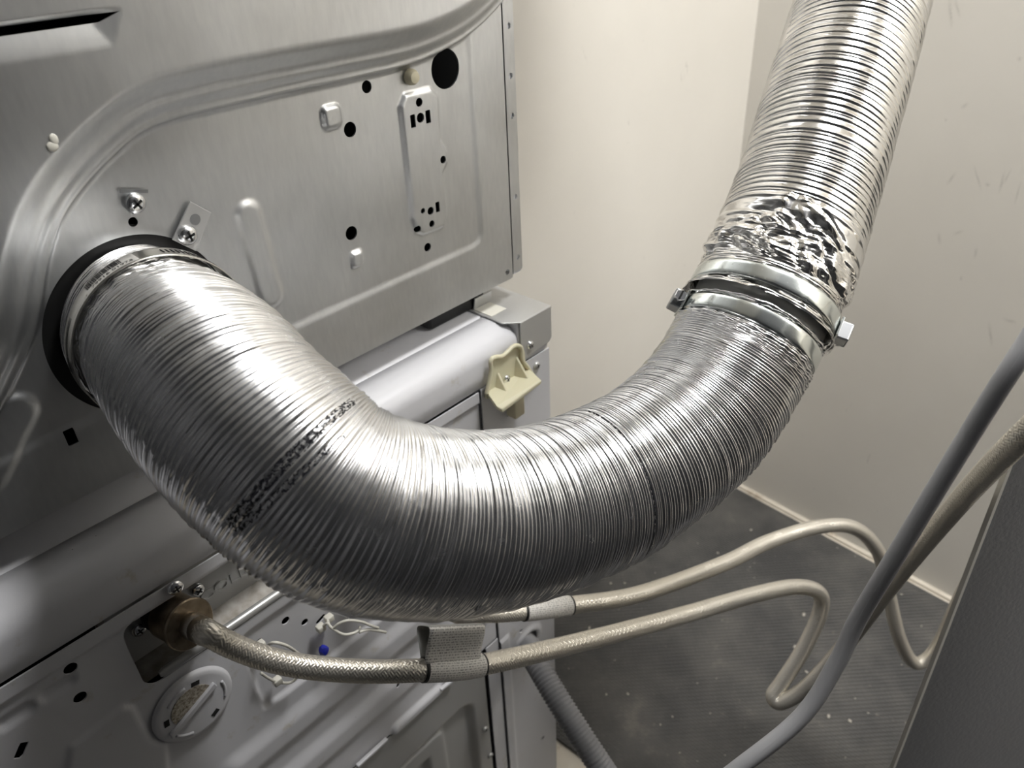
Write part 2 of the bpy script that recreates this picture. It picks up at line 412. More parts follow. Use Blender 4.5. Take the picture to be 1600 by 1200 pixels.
# ================================================================== the room
YAW = math.radians(5.6)                      # the room is not square to the machines
ct, st = math.cos(YAW), math.sin(YAW)
CRN = np.array([0.869, 0.222])               # inner corner of the two visible walls
RIGHT = np.array([-st, -ct])                 # along the right wall towards the camera
LEFT = np.array([-ct, st])                   # along the back wall towards the machines
def room_pt(a, b): return CRN + LEFT*a + RIGHT*b     # a: leftwards along back wall, b: towards the viewer
def slab(name, pts, z0, z1, m):
    o = prism(name, [(p[0], p[1], z0) for p in pts], (0, 0, z1-z0), m); o['kind'] = 'structure'; return o
W_, D_, H_ = 2.0, 2.3, ROOM_H
slab('floor', [room_pt(-0.1, -0.9), room_pt(W_+0.1, -0.9), room_pt(W_+0.1, D_+0.1), room_pt(-0.1, D_+0.1)], -0.08, 0.0, FLOOR)
slab('ceiling', [room_pt(-0.1, -0.9), room_pt(W_+0.1, -0.9), room_pt(W_+0.1, D_+0.1), room_pt(-0.1, D_+0.1)], H_, H_+0.08, CEIL)
slab('wall_right', [room_pt(0, 0), room_pt(0, D_), room_pt(-0.1, D_), room_pt(-0.1, -0.9), room_pt(0, -0.9)], 0, H_, WALL)
slab('wall_back', [room_pt(0.0, 0), room_pt(0.82, 0), room_pt(0.82, -0.08), room_pt(0.0, -0.08)], 0, H_, WALL)
slab('wall_back_far', [room_pt(1.56, 0), room_pt(W_, 0), room_pt(W_, -0.08), room_pt(1.56, -0.08)], 0, H_, WALL)
slab('wall_back_lintel', [room_pt(0.82, 0), room_pt(1.56, 0), room_pt(1.56, -0.08), room_pt(0.82, -0.08)], 1.82, H_, WALL)
slab('wall_left', [room_pt(W_, -0.9), room_pt(W_, D_), room_pt(W_+0.1, D_), room_pt(W_+0.1, -0.9)], 0, H_, GREYWALL)
# unseen partition behind the camera, added to shade the left side
o = prism('added_shade_partition', [(-1.15, -0.74, 0), (0.12, -0.74, 0), (0.12, -0.82, 0), (-1.15, -0.82, 0)], (0, 0, H_), GREYWALL); o['kind'] = 'structure'
slab('wall_far', [room_pt(-0.1, D_), room_pt(W_+0.1, D_), room_pt(W_+0.1, D_+0.1), room_pt(-0.1, D_+0.1)], 0, H_, WALL)
slab('wall_alcove', [room_pt(0.0, -0.9), room_pt(W_, -0.9), room_pt(W_, -0.82), room_pt(0, -0.82)], 0, H_, WALL)
# caulk bead along the foot of the right wall
bead = slab('baseboard_right', [room_pt(0.0, 0.0), room_pt(0.009, 0.0), room_pt(0.009, D_), room_pt(0.0, D_)], 0.0, 0.006, FLOOR)

# scuff marks on the right wall
SCUFF = bpy.data.materials.new('scuff'); SCUFF.use_nodes = True
bsdf(SCUFF).inputs['Base Color'].default_value = (0.22, 0.21, 0.20, 1); bsdf(SCUFF).inputs['Roughness'].default_value = 0.7
vsc = coords(SCUFF, (1, 1, 1), uv=True); sxs = N(SCUFF, 'ShaderNodeSeparateXYZ'); L(SCUFF, vsc, sxs.inputs[0])
edge = math_(SCUFF, 'MULTIPLY', math_(SCUFF, 'SUBTRACT', 1.0, math_(SCUFF, 'ABSOLUTE', sxs.outputs[1])), math_(SCUFF, 'SUBTRACT', 1.0, math_(SCUFF, 'ABSOLUTE', sxs.outputs[0])))
nsc = noise(SCUFF, coords(SCUFF, (5, 3, 1), uv=True), 1.0, 4)
oi = N(SCUFF, 'ShaderNodeObjectInfo')
L(SCUFF, math_(SCUFF, 'MULTIPLY', math_(SCUFF, 'MULTIPLY', edge, ramp(SCUFF, nsc, [(0.4, G3(0)), (0.65, G3(1))])), 0.42), bsdf(SCUFF).inputs['Alpha'])
wr = bpy.data.objects['wall_right']; wn = np.array([-ct, st, 0.0])
def on_right(px, py):
    r = ray(px, py); p0 = np.array([*room_pt(0.0006, 0.3), 0.0]); return CAM + r*(((p0-CAM) @ wn)/(r @ wn))
for px, py, qx, qy, w_ in ((1483, -8, 1487, 48, 5), (1492, -4, 1500, 30, 4), (1521, 256, 1534, 300, 3.5), (1571, 264, 1560, 305, 4), (1582, 262, 1566, 290, 3), (1596, 282, 1584, 322, 3), (1478, 290, 1495, 268, 5), (1540, 285, 1546, 292, 6), (1596, 88, 1590, 96, 6), (1467, 362, 1468, 384, 5), (1488, 367, 1506, 360, 4), (1522, 405, 1527, 385, 5), (1545, 500, 1550, 545, 5), (1566, 498, 1590, 505, 6), (1503, 430, 1500, 440, 4), (1515, 160, 1500, 170, 5), (1480, 185, 1476, 190, 4)):
    a = on_right(px, py); b = on_right(qx, qy); t_ = b-a; ln = np.linalg.norm(t_); t_ /= ln; q_ = np.cross(t_, wn); hw = w_*0.0007
    me = bpy.data.meshes.new('scuff_mark'); me.from_pydata([tuple(a-q_*hw), tuple(b-q_*hw), tuple(b+q_*hw), tuple(a+q_*hw)], [], [(0, 1, 2, 3)])
    l = me.uv_layers.new(name='uv')
    for k_, uvk in enumerate(((-1, -1), (1, -1), (1, 1), (-1, 1))): l.data[k_].uv = uvk
    link('scuff_mark', me, SCUFF, wr)

# dark grey painted panel standing near the camera
e0 = at_d(1395, 1200, 0.78); e0 = np.array([e0[0], e0[1], 0.0085])
dx = np.array([0.80, -0.60, 0.0]); dx /= np.linalg.norm(dx); nrm = np.cross(dx, (0, 0, 1)); nrm /= np.linalg.norm(nrm)
if nrm @ (CAM-e0) < 0: nrm = -nrm
pan = thing('painted_panel', 'upright dark grey painted panel with a thin pale edge, at the lower right', 'panel', tuple(e0))
def pface(a, b, f0, f1): return [e0+dx*a+nrm*f0, e0+dx*b+nrm*f0, e0+dx*b+nrm*f1, e0+dx*a+nrm*f1]
prism('board', pface(0.0026, 0.36, 0.0, -0.004), (0, 0, 0.89), DOORM, pan)
prism('edge_strip', pface(0.0, 0.0025, 0.0004, -0.004), (0, 0, 0.89), DOOREDGE, pan)

# two ceiling lights added out of view to reproduce the shading
lamp = thing('added_ceiling_light', 'square white ceiling light panel, added out of view behind the camera', 'lamp', (ADDED_LAMP[0], ADDED_LAMP[1], H_))
box('added_lamp_base', (ADDED_LAMP[0]-0.33, ADDED_LAMP[0]+0.33, ADDED_LAMP[1]-0.32, ADDED_LAMP[1]+0.32, H_-0.04, H_-0.0005), CEIL, lamp, 0.004)
box('added_lamp_shade', (ADDED_LAMP[0]-0.315, ADDED_LAMP[0]+0.315, ADDED_LAMP[1]-0.305, ADDED_LAMP[1]+0.305, H_-0.10, H_-0.041), LAMPM, lamp, 0.02)
lo.parent = lamp; lo.location = (ADDED_LAMP[0], ADDED_LAMP[1], H_-0.112)

fill_lamp = thing('added_ceiling_light', 'round white ceiling downlight, added out of view as fill above the foil duct', 'lamp', (FILL_LAMP[0], FILL_LAMP[1], H_))
lathe('added_lamp_base', (FILL_LAMP[0], FILL_LAMP[1], H_-0.0005), (0, 0, -1), [(0, 0.18), (0.02, 0.18), (0.03, 0.172)], CEIL, fill_lamp, 48)
lathe('added_lamp_shade', (FILL_LAMP[0], FILL_LAMP[1], H_-0.031), (0, 0, -1), [(0, 0.17), (0.02, 0.165), (0.032, 0.14), (0.036, 0.09), (0.037, 0.002)], LAMPM, fill_lamp, 48)
lo2.parent = fill_lamp; lo2.location = (FILL_LAMP[0], FILL_LAMP[1], H_-0.075)

# rubber mat on the floor, its unseen left arm added to cut floor bounce
m0 = at_z(1160, 767, 0.008)[:2]; m1 = at_z(1483, 942, 0.008)[:2]; md = (m1-m0)/np.linalg.norm(m1-m0)
c0 = at_z(863, 1148, 0.008)[:2]; c1_ = at_z(935, 1200, 0.008)[:2]; cdv = (c1_-c0)/np.linalg.norm(c1_-c0)
mp = [m0-md*0.10, m0+md*1.4, c0+cdv*1.4, c0-cdv*0.215]
rm = prism('rubber_mat', [(p[0], p[1], 0.0) for p in mp[:2] + [mp[1]+np.array((-1.6, 0.05)), np.array((-0.85, -0.15)), c0+cdv*0.20, mp[3]]], (0, 0, 0.008), MATM, None, 0.002)
tag(rm, 'dusty black rubber floor mat beside the washing machine', 'mat')
cr = thing('lint_crumbs', 'pale crumbs of lint and grit scattered over the black rubber mat', 'debris', (0.5, -0.05, 0.008))
cr['kind'] = 'stuff'
bm = bmesh.new()
for k in range(90):
    u, v_ = rng.random(2); p = (mp[0]*(1-u)+mp[3]*u)*(1-v_*0.55) + (mp[1]*(1-u)+mp[2]*u)*v_*0.55
    r = 0.0009 + 0.0022*rng.random()**4
    mt = Matrix.Translation((p[0], p[1], 0.008+r*0.72)) @ Matrix.Rotation(rng.random()*6, 4, 'Z') @ Matrix.Diagonal((r*(1+rng.random()), r, r*0.7, 1))
    bmesh.ops.create_icosphere(bm, subdivisions=1, radius=1.0, matrix=mt)
bm_obj('crumbs', bm, CRUMB, cr)['kind'] = 'stuff'

# ================================================================== dryer
dryer = thing('clothes_dryer', 'galvanised grey steel back of a clothes dryer stacked on the washing machine', 'dryer', (-0.331, 0.0, 0.88))
fine = 0.0012
xs = np.r_[np.linspace(-0.675, -0.475, 14)[:-1], np.arange(-0.475, -0.0018, fine), -0.0014]
zs = np.r_[np.arange(0.88, 1.19, fine), np.linspace(1.195, 1.73, 24)]
base_px = [(0, 642), (28, 587), (54, 528), (64, 491), (69, 448), (75, 409), (93, 349), (113, 317), (142, 278), (181, 241), (212, 212), (241, 198), (283, 184), (400, 157), (560, 123), (627, 108), (668, 92), (712, 70), (754, 37), (787, -2)]
bc = spline([(*xz(*p), 0) for p in base_px], 220)[:, :2]
for _ in range(90): bc[1:-1] = bc[1:-1]*0.5 + (bc[:-2]+bc[2:])*0.25
bc = bc[::2]
bc = np.vstack([[(-0.72, 0.93), (-0.56, 0.94)], bc, [(0.004, 1.16), (0.004, 1.75), (-0.72, 1.75)]])
sd_b = sd_poly(bc)
plate_px = [(627, 168), (634, 150), (672, 141), (682, 152), (686, 220), (695, 236), (698, 252), (690, 268), (697, 336), (692, 352), (662, 364), (652, 360), (646, 340)]
sd_plate = sd_poly([xz(*p) for p in plate_px], 0.0015)
sd_long = sd_seg(xz(389, 336), xz(425, 462), 0.0088)
sd_left = sd_seg(xz(26, 645), xz(-22, 745), 0.011)
sd_sq = sd_rect(xz(519, 183)[0]-0.0075, xz(519, 183)[0]+0.0075, xz(519, 183)[1]-0.0075, xz(519, 183)[1]+0.0075, 0.004)
sd_bump = sd_rect(xz(558, 405)[0]-0.005, xz(558, 405)[0]+0.006, xz(558, 405)[1]-0.006, xz(558, 405)[1]+0.006, 0.003)
fx = xz(745, 270)[0]; fz = xz(600, 455)[1]
sd_frame = sd_rect(-0.9, fx+0.004, fz, 2.0, 0.014)
H = 0.022
zt = at_y(187, 16, -H)[2]; zb = at_y(170, 74, -H)[2]; xr = at_y(190, 16, -H)[0]; xr2 = at_y(178, 68, -H)[0]
def dryer_h(x, z):
    s = -sd_b(x, z)
    h = 0.0055*smooth((s-0.0002)/0.0025) + 0.0055*smooth((s-0.0055)/0.008) + (H-0.011)*smooth((s-0.014)/0.017)
    flat = smooth(-s/0.002)
    h = h - 0.0014*smooth(-sd_frame(x, z)/0.007)*flat
    h = h + flat*(0.0028*smooth(0.4-sd_plate(x, z)/0.0035) + 0.0022*smooth(0.4-sd_long(x, z)/0.006) + 0.0022*smooth(0.4-sd_left(x, z)/0.006) + 0.003*smooth(0.4-sd_sq(x, z)/0.0035) + 0.003*smooth(0.4-sd_bump(x, z)/0.003))
    # pressed pull slot in the upper bulge: deep along its top edge
    t = np.clip((z-zb)/(zt-zb), 0, 1); xe = xr2 + (xr-xr2)*t
    d = 0.0032*t**1.2*np.clip((xe-x)/(0.017*t+0.0004), 0, 1)*(z < zt)
    return h - d
def hole_px(px, py, r): return sd_circle(xz(px, py), r)
def slot_px(px, py, w_, h_, r=0.0004):
    c_ = xz(px, py); return sd_rect(c_[0]-w_/2, c_[0]+w_/2, c_[1]-h_/2, c_[1]+h_/2, r)
HC = (-0.3307, 0.9706)
dryer_holes = [sd_circle(HC, 0.0564), hole_px(698, 108, 0.0142), hole_px(575, 136, 0.0042), hole_px(549, 203, 0.0052), hole_px(209.7, 347.6, 0.0028),
    hole_px(551, 365, 0.0052), hole_px(670, 387, 0.0036), hole_px(652, 357.5, 0.0028), hole_px(673, 349, 0.0028), hole_px(671, 329, 0.0032), hole_px(659, 329, 0.0022),
    slot_px(682, 323, 0.0042, 0.0085), hole_px(653, 159.5, 0.0032), hole_px(655, 183.6, 0.0036), slot_px(643.5, 189, 0.0048, 0.0095), slot_px(667, 182, 0.0048, 0.0095), hole_px(690.5, 249, 0.0030), hole_px(793, 425, 0.0026),
    slot_px(111, 683, 0.006, 0.0105), sd_poly([(-0.7, zt-0.0042), (xr-0.012, zt-0.0042), (xr-0.001, zt-0.0004), (-0.7, zt-0.0004)])]
pressed('back_panel', xs, zs, 0.0, dryer_h, dryer_holes, STEEL, dryer)
# cabinet body behind the back panel: five sides, open towards the panel
box('side_panel', (0.0030, 0.0133, 0.0030, 0.62, 0.881, 1.73), SIDEP, dryer)
box('side_panel', (-0.675, -0.665, 0.003, 0.62, 0.881, 1.73), SIDEP, dryer)
box('bottom_panel', (-0.664, 0.0, 0.004, 0.62, 0.881, 0.886), SHEET, dryer)
box('top_panel', (-0.664, 0.0, 0.003, 0.62, 1.72, 1.73), SIDEP, dryer)
box('front_panel', (-0.664, 0.0, 0.61, 0.62, 0.887, 1.719), SIDEP, dryer)
box('dark_backing', (-0.664, 0.0, 0.045, 0.05, 0.887, 1.719), VOID, dryer)  # near-black sheet that paints in the shaded dryer interior
# right-hand flange strip with its screw holes
fl_px = [(798, 40), (803, 118), (803, 181), (809, 307), (811, 402)]
fz_ = np.r_[np.arange(0.884, 1.19, fine), np.linspace(1.2, 1.73, 12)]
fxs = np.linspace(0.0012, 0.0133, 9)
fl_holes = [sd_circle((0.0078, xz(px, py)[1]), 0.0024) for px, py in fl_px]
bz = xz(803, 118)[1]
pressed('side_flange', fxs, fz_, 0.001, lambda x, z: 0.0*x, fl_holes, STEEL, dryer)
# exhaust spigot: black collar and pipe inside the opening
lathe('exhaust_collar', (HC[0], 0.003, HC[1]), (0, 1, 0), [(0, 0.0575), (0.001, 0.062), (0.035, 0.062)], BLACK, dryer, 64)
# screws, slot mark and retaining strap around the exhaust
screw(dryer, at_y(210, 317, -0.0005), (0, -1, 0), 0.0062, slot=0.5)
c_ = at_y(209, 297.5, -0.0004)
prism('embossed_slot', [at_y(*p, -0.0002) for p in ((186, 295), (231, 296), (231, 301.5), (186, 301))], (0, -0.0004, 0), DARKZINC, dryer)
st_px = [(296, 314), (329, 332), (305, 392), (268, 374)]
strap = prism('retaining_strap', [at_y(*p, -0.0008) for p in st_px], (0, -0.0012, 0), SHEET, dryer, 0.0003)
h_ = at_y(305, 343, -0.0021)
lathe('strap_hole', h_, (0, -1, 0), [(0, 0.0034), (0.0002, 0.0034)], DARKZINC, strap, 20)
screw(dryer, at_y(292, 367, -0.002), (0, -1, 0), 0.0062, slot=0.2)
c_ = at_y(641, 120, 0)
lathe('rubber_plug', c_, (0, -1, 0), [(-0.002, 0.004), (0, 0.0058), (0.003, 0.0055), (0.0055, 0.004), (0.0062, 0.001)], RUBBERPLUG, dryer, 20)
# dried white paint drops on the bulge
for px, py, rx, rz in ((84, 218, 0.0022, 0.003), (82, 229, 0.003, 0.0026)):
    c_ = at_y(px, py, -H-0.0002)
    bm = bmesh.new(); bmesh.ops.create_icosphere(bm, subdivisions=2, radius=1, matrix=Matrix.Translation(c_) @ Matrix.Diagonal((rx, 0.0008, rz, 1)))
    bm_obj('paint_drop', bm, TIE, dryer, True)

# ================================================================== washing machine
YW = -0.031
washer = thing('washing_machine', 'pale grey painted back of a washing machine standing under the dryer', 'washing machine', (-0.331, 0.0, 0.0))
# top cover with the rolled rear edge
prof = [(0.60, 0.853), (0.30, 0.853), (0.0075, 0.853), (0.0070, 0.8518), (0.0058, 0.8518), (0.0053, 0.853), (-0.006, 0.853)]
for k in range(1, 9):
    a = k/8*math.pi/2; prof.append((-0.006 - 0.025*math.sin(a), 0.835 + 0.018*math.cos(a)))
prof += [(YW, 0.824), (YW, 0.812), (YW+0.0012, 0.8112), (YW+0.0012, 0.8105)]
X0, X1 = -0.675, -0.0295
V = []; xs_ = np.r_[np.linspace(X0, X1-0.006, 24), X1-0.003, X1-0.001, X1]
for x in xs_:
    q = max(0, (x-(X1-0.006))/0.006); ins = 0.004*(1-math.sqrt(max(0, 1-q*q)))
    V.append([(x, y + ins*(1 if i > 6 else 0), z - ins*(1 if i < 12 else 0)) for i, (y, z) in enumerate(prof)])
P = np.array(V)
grid_mesh('top_cover', P, PAINT, washer)
# rear panel, with the inlet opening
wx = np.r_[np.linspace(-0.675, -0.51, 10)[:-1], np.arange(-0.51, -0.0865, 0.0019), -0.0858]
wz = np.arange(0.480, 0.8105, 0.0019)
wx_ = lambda px, py: xz(px, py, YW)
cz0, cz1 = 0.7345, 0.7965
sd_cut = sd_rect(-0.416, -0.19, cz0, cz1+0.0, 0.011)
em1 = sd_poly([wx_(*p) for p in [(105, 1230), (114, 1168), (190, 1108), (203, 1108), (234, 1160), (256, 1164), (262, 1230)]], 0.002)
k1 = wx_(417, 1111)
em2 = sd_rect(k1[0], -0.118, k1[1], 0.722, 0.006)
lou = [wx_(92, 1078), wx_(27, 1122)]
def washer_h(x, z):
    h = 0.0022*smooth((z-cz1+0.0005)/0.001)*1.0
    h = h + 0.003*smooth(0.4-em1(x, z)/0.004)
    h = h - 0.0035*smooth(0.5-em2(x, z)/0.005)
    # horizontal pressed ribs below
    zz = (k1[1]-0.004-z)
    rib = 0.0045*(smooth((zz-0.012)/0.018)-smooth((zz-0.042)/0.018)+smooth((zz-0.072)/0.018)-smooth((zz-0.102)/0.016))
    h = h + rib*smooth((x+0.40)/0.02)
    for c in lou:
        d = sd_seg((c[0]-0.006, c[1]), (c[0]+0.006, c[1]), 0.0045)(x, z); h = h - 0.0025*smooth(0.5-d/0.004)
    d = sd_seg(wx_(622, 1138), wx_(682, 1083), 0.0075)(x, z); h = h + 0.005*smooth(0.5-d/0.006)
    return h
wholes = [sd_cut, sd_circle(wx_(112, 1047), 0.0042), sd_circle(wx_(127, 1092), 0.0042), sd_circle(wx_(452, 975), 0.0036), sd_circle(wx_(482, 977), 0.0032),
          sd_poly([wx_(*p) for p in [(22, 1189), (33, 1163), (47, 1161), (36, 1187)]]), sd_seg(wx_(503, 977), wx_(511, 968), 0.0022), sd_circle(wx_(411, 1008), 0.0030), sd_seg(wx_(619, 1069), wx_(622, 1063), 0.0022)]
pressed('rear_panel', wx, wz, YW+0.0015, washer_h, wholes, PAINT, washer)
# shell behind
box('side_panel', (-0.0845, 0.0120, YW+0.006, 0.60, 0.03, 0.8095), SIDEP, washer)
box('side_panel', (-0.675, -0.665, YW+0.006, 0.60, 0.03, 0.8095), SIDEP, washer)
box('front_panel', (-0.664, -0.086, 0.59, 0.60, 0.03, 0.8095), SIDEP, washer)
box('dark_backing', (-0.664, -0.086, 0.07, 0.075, 0.03, 0.8095), VOID, washer)  # same for the washer: interior shade painted on a black sheet
box('base_panel', (-0.664, -0.086, 0.0, 0.60, 0.028, 0.036), SHEET, washer)
for fx_ in (-0.62, -0.04):
    lathe('foot', (fx_, 0.03, 0.0), (0, 0, 1), [(0, 0.022), (0.012, 0.022), (0.014, 0.008), (0.032, 0.008)], BLACK, washer, 24)
# rear corner column with the drain hole
cx = np.arange(-0.1035, 0.0125, 0.0021); czs = np.r_[np.linspace(0.03, 0.10, 12)[:-1], np.arange(0.10, 0.811, 0.0021)]
cdr = xz(825, 1003, YW)
vl = xz(800, 1050, YW)[0]
def col_h(x, z):
    h = 0.0012*smooth((x+0.098)/0.003)*0
    h = h + 0.0025*smooth((vl-x)/0.005)*(z < 0.47)
    d = np.hypot(x-cdr[0], z-cdr[1]); h = h + 0.003*np.exp(-((d-0.019)/0.004)**2)
    h = h - 0.001*smooth(1-np.abs(z-0.7955)/0.0015)*(x < -0.083)
    return h
cholm = [sd_circle(cdr, 0.0155), sd_circle(xz(775, 1068, YW), 0.0028), sd_circle(xz(783, 1160, YW), 0.0028), sd_circle(xz(848, 1153, YW), 0.003), sd_circle(xz(814, 986, YW), 0.0025), sd_rect(xz(796, 641, YW)[0]-0.004, xz(796, 641, YW)[0]+0.004, xz(796, 641, YW)[1]-0.006, xz(796, 641, YW)[1]+0.006, 0.001)]
cx = cx[cx > -0.0845]
pressed('corner_column', np.r_[cx, 0.0122], czs, YW, col_h, cholm, PAINT, washer)
cxl = np.arange(-0.1035, -0.0845, 0.0021)
pressed('corner_return', cxl, np.arange(0.03, 0.4795, 0.004), YW+0.0004, lambda x, z: 0*x, [], PAINT, washer)
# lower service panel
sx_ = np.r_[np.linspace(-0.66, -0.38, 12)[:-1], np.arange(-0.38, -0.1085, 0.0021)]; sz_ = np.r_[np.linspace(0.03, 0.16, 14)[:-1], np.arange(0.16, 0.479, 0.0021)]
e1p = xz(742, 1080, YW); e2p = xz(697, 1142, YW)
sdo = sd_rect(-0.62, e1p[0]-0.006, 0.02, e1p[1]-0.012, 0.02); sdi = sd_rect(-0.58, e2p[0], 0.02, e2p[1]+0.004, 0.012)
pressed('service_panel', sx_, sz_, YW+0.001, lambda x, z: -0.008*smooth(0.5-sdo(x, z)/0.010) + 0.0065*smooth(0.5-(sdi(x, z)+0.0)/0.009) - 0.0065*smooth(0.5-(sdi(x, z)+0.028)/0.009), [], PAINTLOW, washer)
for px, py in ((758, 1139), (766, 1180)): screw(washer, at_y(px, py, YW-0.0003), (0, -1, 0), 0.0038, SHEET)
p0 = at_y(556, 1197, YW-0.001); p1 = at_y(603, 1154, YW-0.001)
for a_, b_ in (((556, 1197), (603, 1154)), ((686, 1078), (707, 1061))):
    p0 = at_y(*a_, YW-0.001); p1 = at_y(*b_, YW-0.001)
    prism('panel_lip', [p0, p1, p1+(0, 0, 0.0035), p0+(0, 0, 0.0035)], (0, -0.004, 0), PAINT, washer, 0.0008)
# inlet tray seen through the opening
yp = -0.008
zc = at_y(320, 962, yp)[2]
tr = [(-0.424, -0.18)]
prism('inlet_plate', [(-0.424, yp, zc), (-0.18, yp, zc), (-0.18, yp, 0.815), (-0.424, yp, 0.815)], (0, 0.0015, 0), SHEET, washer)
plate_o = [o for o in col.objects if o.name == 'inlet_plate'][0]
prism('inlet_tray', [(-0.424, yp, zc), (-0.18, yp, zc), (-0.18, YW+0.006, cz0+0.002), (-0.424, YW+0.006, cz0+0.002)], (0, 0.0008, -0.0012), TRAY, washer)
prism('tray_wall', [(-0.4185, yp, zc-0.002), (-0.4185, yp, 0.81), (-0.4255, YW+0.004, 0.81), (-0.4255, YW+0.004, cz0)], (-0.001, 0, 0), TRAY, washer)
lathe('tray_bead', (-0.405, YW+0.0035, cz0+0.0035), (1, 0, 0), [(0, 0.002), (0.003, 0.0034), (0.115, 0.0034), (0.118, 0.002)], SHEET, washer, 16)
screw(washer, at_y(216, 983, yp-0.001), (0, -1, 0), 0.0052)
screw(washer, at_y(308, 921, yp-0.001), (0, -1, 0), 0.0052, slot=0.8)
screw(washer, at_y(273, 917, YW-0.003), (0, -1, 0), 0.0055, slot=0.1)
# COLD stamped in the plate
me = text_mesh('COLD', 0.0125); A = np.array([v.co[:] for v in me.vertices]); t0 = at_y(314, 942, yp)
sp_ = 1.25
for v, a in zip(me.vertices, A): v.co = (t0[0] + a[0]*sp_, yp-0.0006, t0[2] + a[1])
let = link('stamped_lettering', me, SHEET, plate_o); so = let.modifiers.new('solid', 'SOLIDIFY'); so.thickness = 0.0012; so.offset = 0
let['label'] = 'COLD stamped in the plate'
# round knock-out disc below the opening
dc = at_y(303, 1101, YW-0.001); dr = 0.0295
disc = lathe('knockout_disc', dc, (0, -1, 0), [(-0.001, dr+0.001), (0.0012, dr), (0.0022, dr-0.0012), (0.0024, dr-0.004)], PAINT, washer, 48)
# lint-filled half opening
pts = []
for k in range(17):
    a = math.radians(20 + 180*k/16); pts.append((dc[0]-0.001 + 0.0165*math.cos(a), YW-0.0036, dc[2]+0.003 + 0.0165*math.sin(a)))
prism('lint_window', pts, (0, -0.0004, 0), LINT, disc)
pts2 = [(dc[0]-0.0225, YW-0.0037, dc[2]-0.0105), (dc[0]+0.018, YW-0.0037, dc[2]+0.0075), (dc[0]+0.0165, YW-0.0037, dc[2]+0.012), (dc[0]-0.0225, YW-0.0037, dc[2]-0.0065)]
prism('disc_rib', pts2, (0, -0.003, 0), PAINT, disc, 0.0006)
for a, rr in ((75, 0.0215), (170, 0.0215), (300, 0.0215)):
    a = math.radians(a); c_ = (dc[0]+rr*math.cos(a), dc[2]+rr*math.sin(a)); u = (-math.sin(a), math.cos(a)); q = (math.cos(a), math.sin(a))
    pts = [(c_[0]+u[0]*i*0.003+q[0]*j*0.0018, YW-0.0035, c_[1]+u[1]*i*0.003+q[1]*j*0.0018) for i, j in ((-1, -1), (1, -1), (1, 1), (-1, 1))]
    prism('disc_slot', pts, (0, -0.0003, 0), VOID, disc)
for a0, a1 in ((95, 135), (-25, 15), (215, 250)):
    pt = [np.array((dc[0]+0.0232*math.cos(math.radians(a)), YW-0.0036, dc[2]+0.0232*math.sin(math.radians(a)))) for a in np.linspace(a0, a1, 8)]
    tube('disc_bead', Path(pt, 40), 0, 0.5, 0.001, 8, 0.0011, PAINT, disc) if False else None
    pth = Path(pt, 40); tube('disc_bead', pth, 0, pth.len, 0.001, 8, 0.0011, PAINT, disc, cap=True)

# stacking bracket on the corner of the washer
bx0, bx1 = -0.0285, 0.0138
tp = [(bx0-0.011, 0.045, 0.8536), (bx0-0.011, -0.020, 0.8536), (bx0, YW-0.0012, 0.8536), (bx1, YW-0.0012, 0.8536), (bx1, 0.045, 0.8536)]
box('corner_block', (-0.0295, 0.0118, YW+0.0012, 0.59, 0.8096, 0.8532), PAINT, washer, 0.002)
br = prism('stacking_bracket', tp, (0, 0, 0.0014), SHEET, washer, 0.0006)
prism('bracket_face', [(bx0, YW-0.0002, 0.8545), (bx1, YW-0.0002, 0.8545), (bx1, YW-0.0002, 0.822), (bx1-0.003, YW-0.0002, 0.818), (bx0+0.002, YW-0.0002, 0.815), (bx0, YW-0.0002, 0.817)], (0, -0.0014, 0), SHEET, br, 0.0004)
prism('bracket_side', [(bx1-0.0002, YW-0.001, 0.8545), (bx1-0.0002, 0.04, 0.8545), (bx1-0.0002, 0.04, 0.82), (bx1-0.0002, YW-0.001, 0.82)], (0.0012, 0, 0), SHEET, br)
screw(br, at_y(828, 539, YW-0.0016), (0, -1, 0), 0.0042, slot=0.6)
h0 = at_z(757, 486, 0.8552); h1 = at_z(797, 474, 0.8552)
prism('bracket_hole', [(h0[0]-0.004, -0.004, 0.8551), (h0[0]+0.016, -0.004, 0.8551), (h0[0]+0.016, 0.018, 0.8551), (h0[0]-0.004, 0.018, 0.8551)], (0, 0, 0.0003), TIE, br)
prism('bracket_tab', [(h0[0]-0.004, 0.0185, 0.855), (h0[0]+0.018, 0.0185, 0.855), (h0[0]+0.018, 0.016, 0.867), (h0[0]-0.004, 0.016, 0.867)], (0, 0.0012, 0), SHEET, br)
screw(washer, at_y(838, 571, YW-0.0002), (0, -1, 0), 0.0042, SHEET, slot=0.3)
box('dryer_foot', (-0.09, -0.02, 0.02, 0.06, 0.8548, 0.8809), BLACK, dryer, 0.003)

# cream plastic hose holder screwed to the column
yb = YW-0.0008
bp = [(766, 560), (772, 557), (783, 556), (792, 549), (800, 541), (807, 538.5), (813, 541), (816, 548), (817, 562), (826, 574), (838, 592), (757, 622), (756, 612), (763, 596), (766, 580)]
hold = prism('hose_holder', [at_y(*p, yb) for p in bp], (0, -0.0035, 0), CREAM, washer, 0.0008)
hold['label'] = 'cream plastic hose holder'
rimp = Path([at_y(px, py, yb-0.005) for px, py in [(760, 616), (764, 597), (767, 580), (767, 563), (774, 558), (784, 557), (793, 550), (801, 542), (808, 540), (814, 544), (816, 562), (825, 575), (835, 591)]], 120)
tube('rim', rimp, 0, rimp.len, 0.0015, 8, 0.0021, CREAM, hold, cap=True)
yf = yb-0.028
sh = [at_y(760, 612, yb-0.003), at_y(825, 574, yb-0.003), at_y(846, 594, yf), at_y(785, 640, yf), at_y(776, 634, yf+0.004)]
prism('shelf', sh, (0, 0, -0.0038), CREAM, hold, 0.0009)
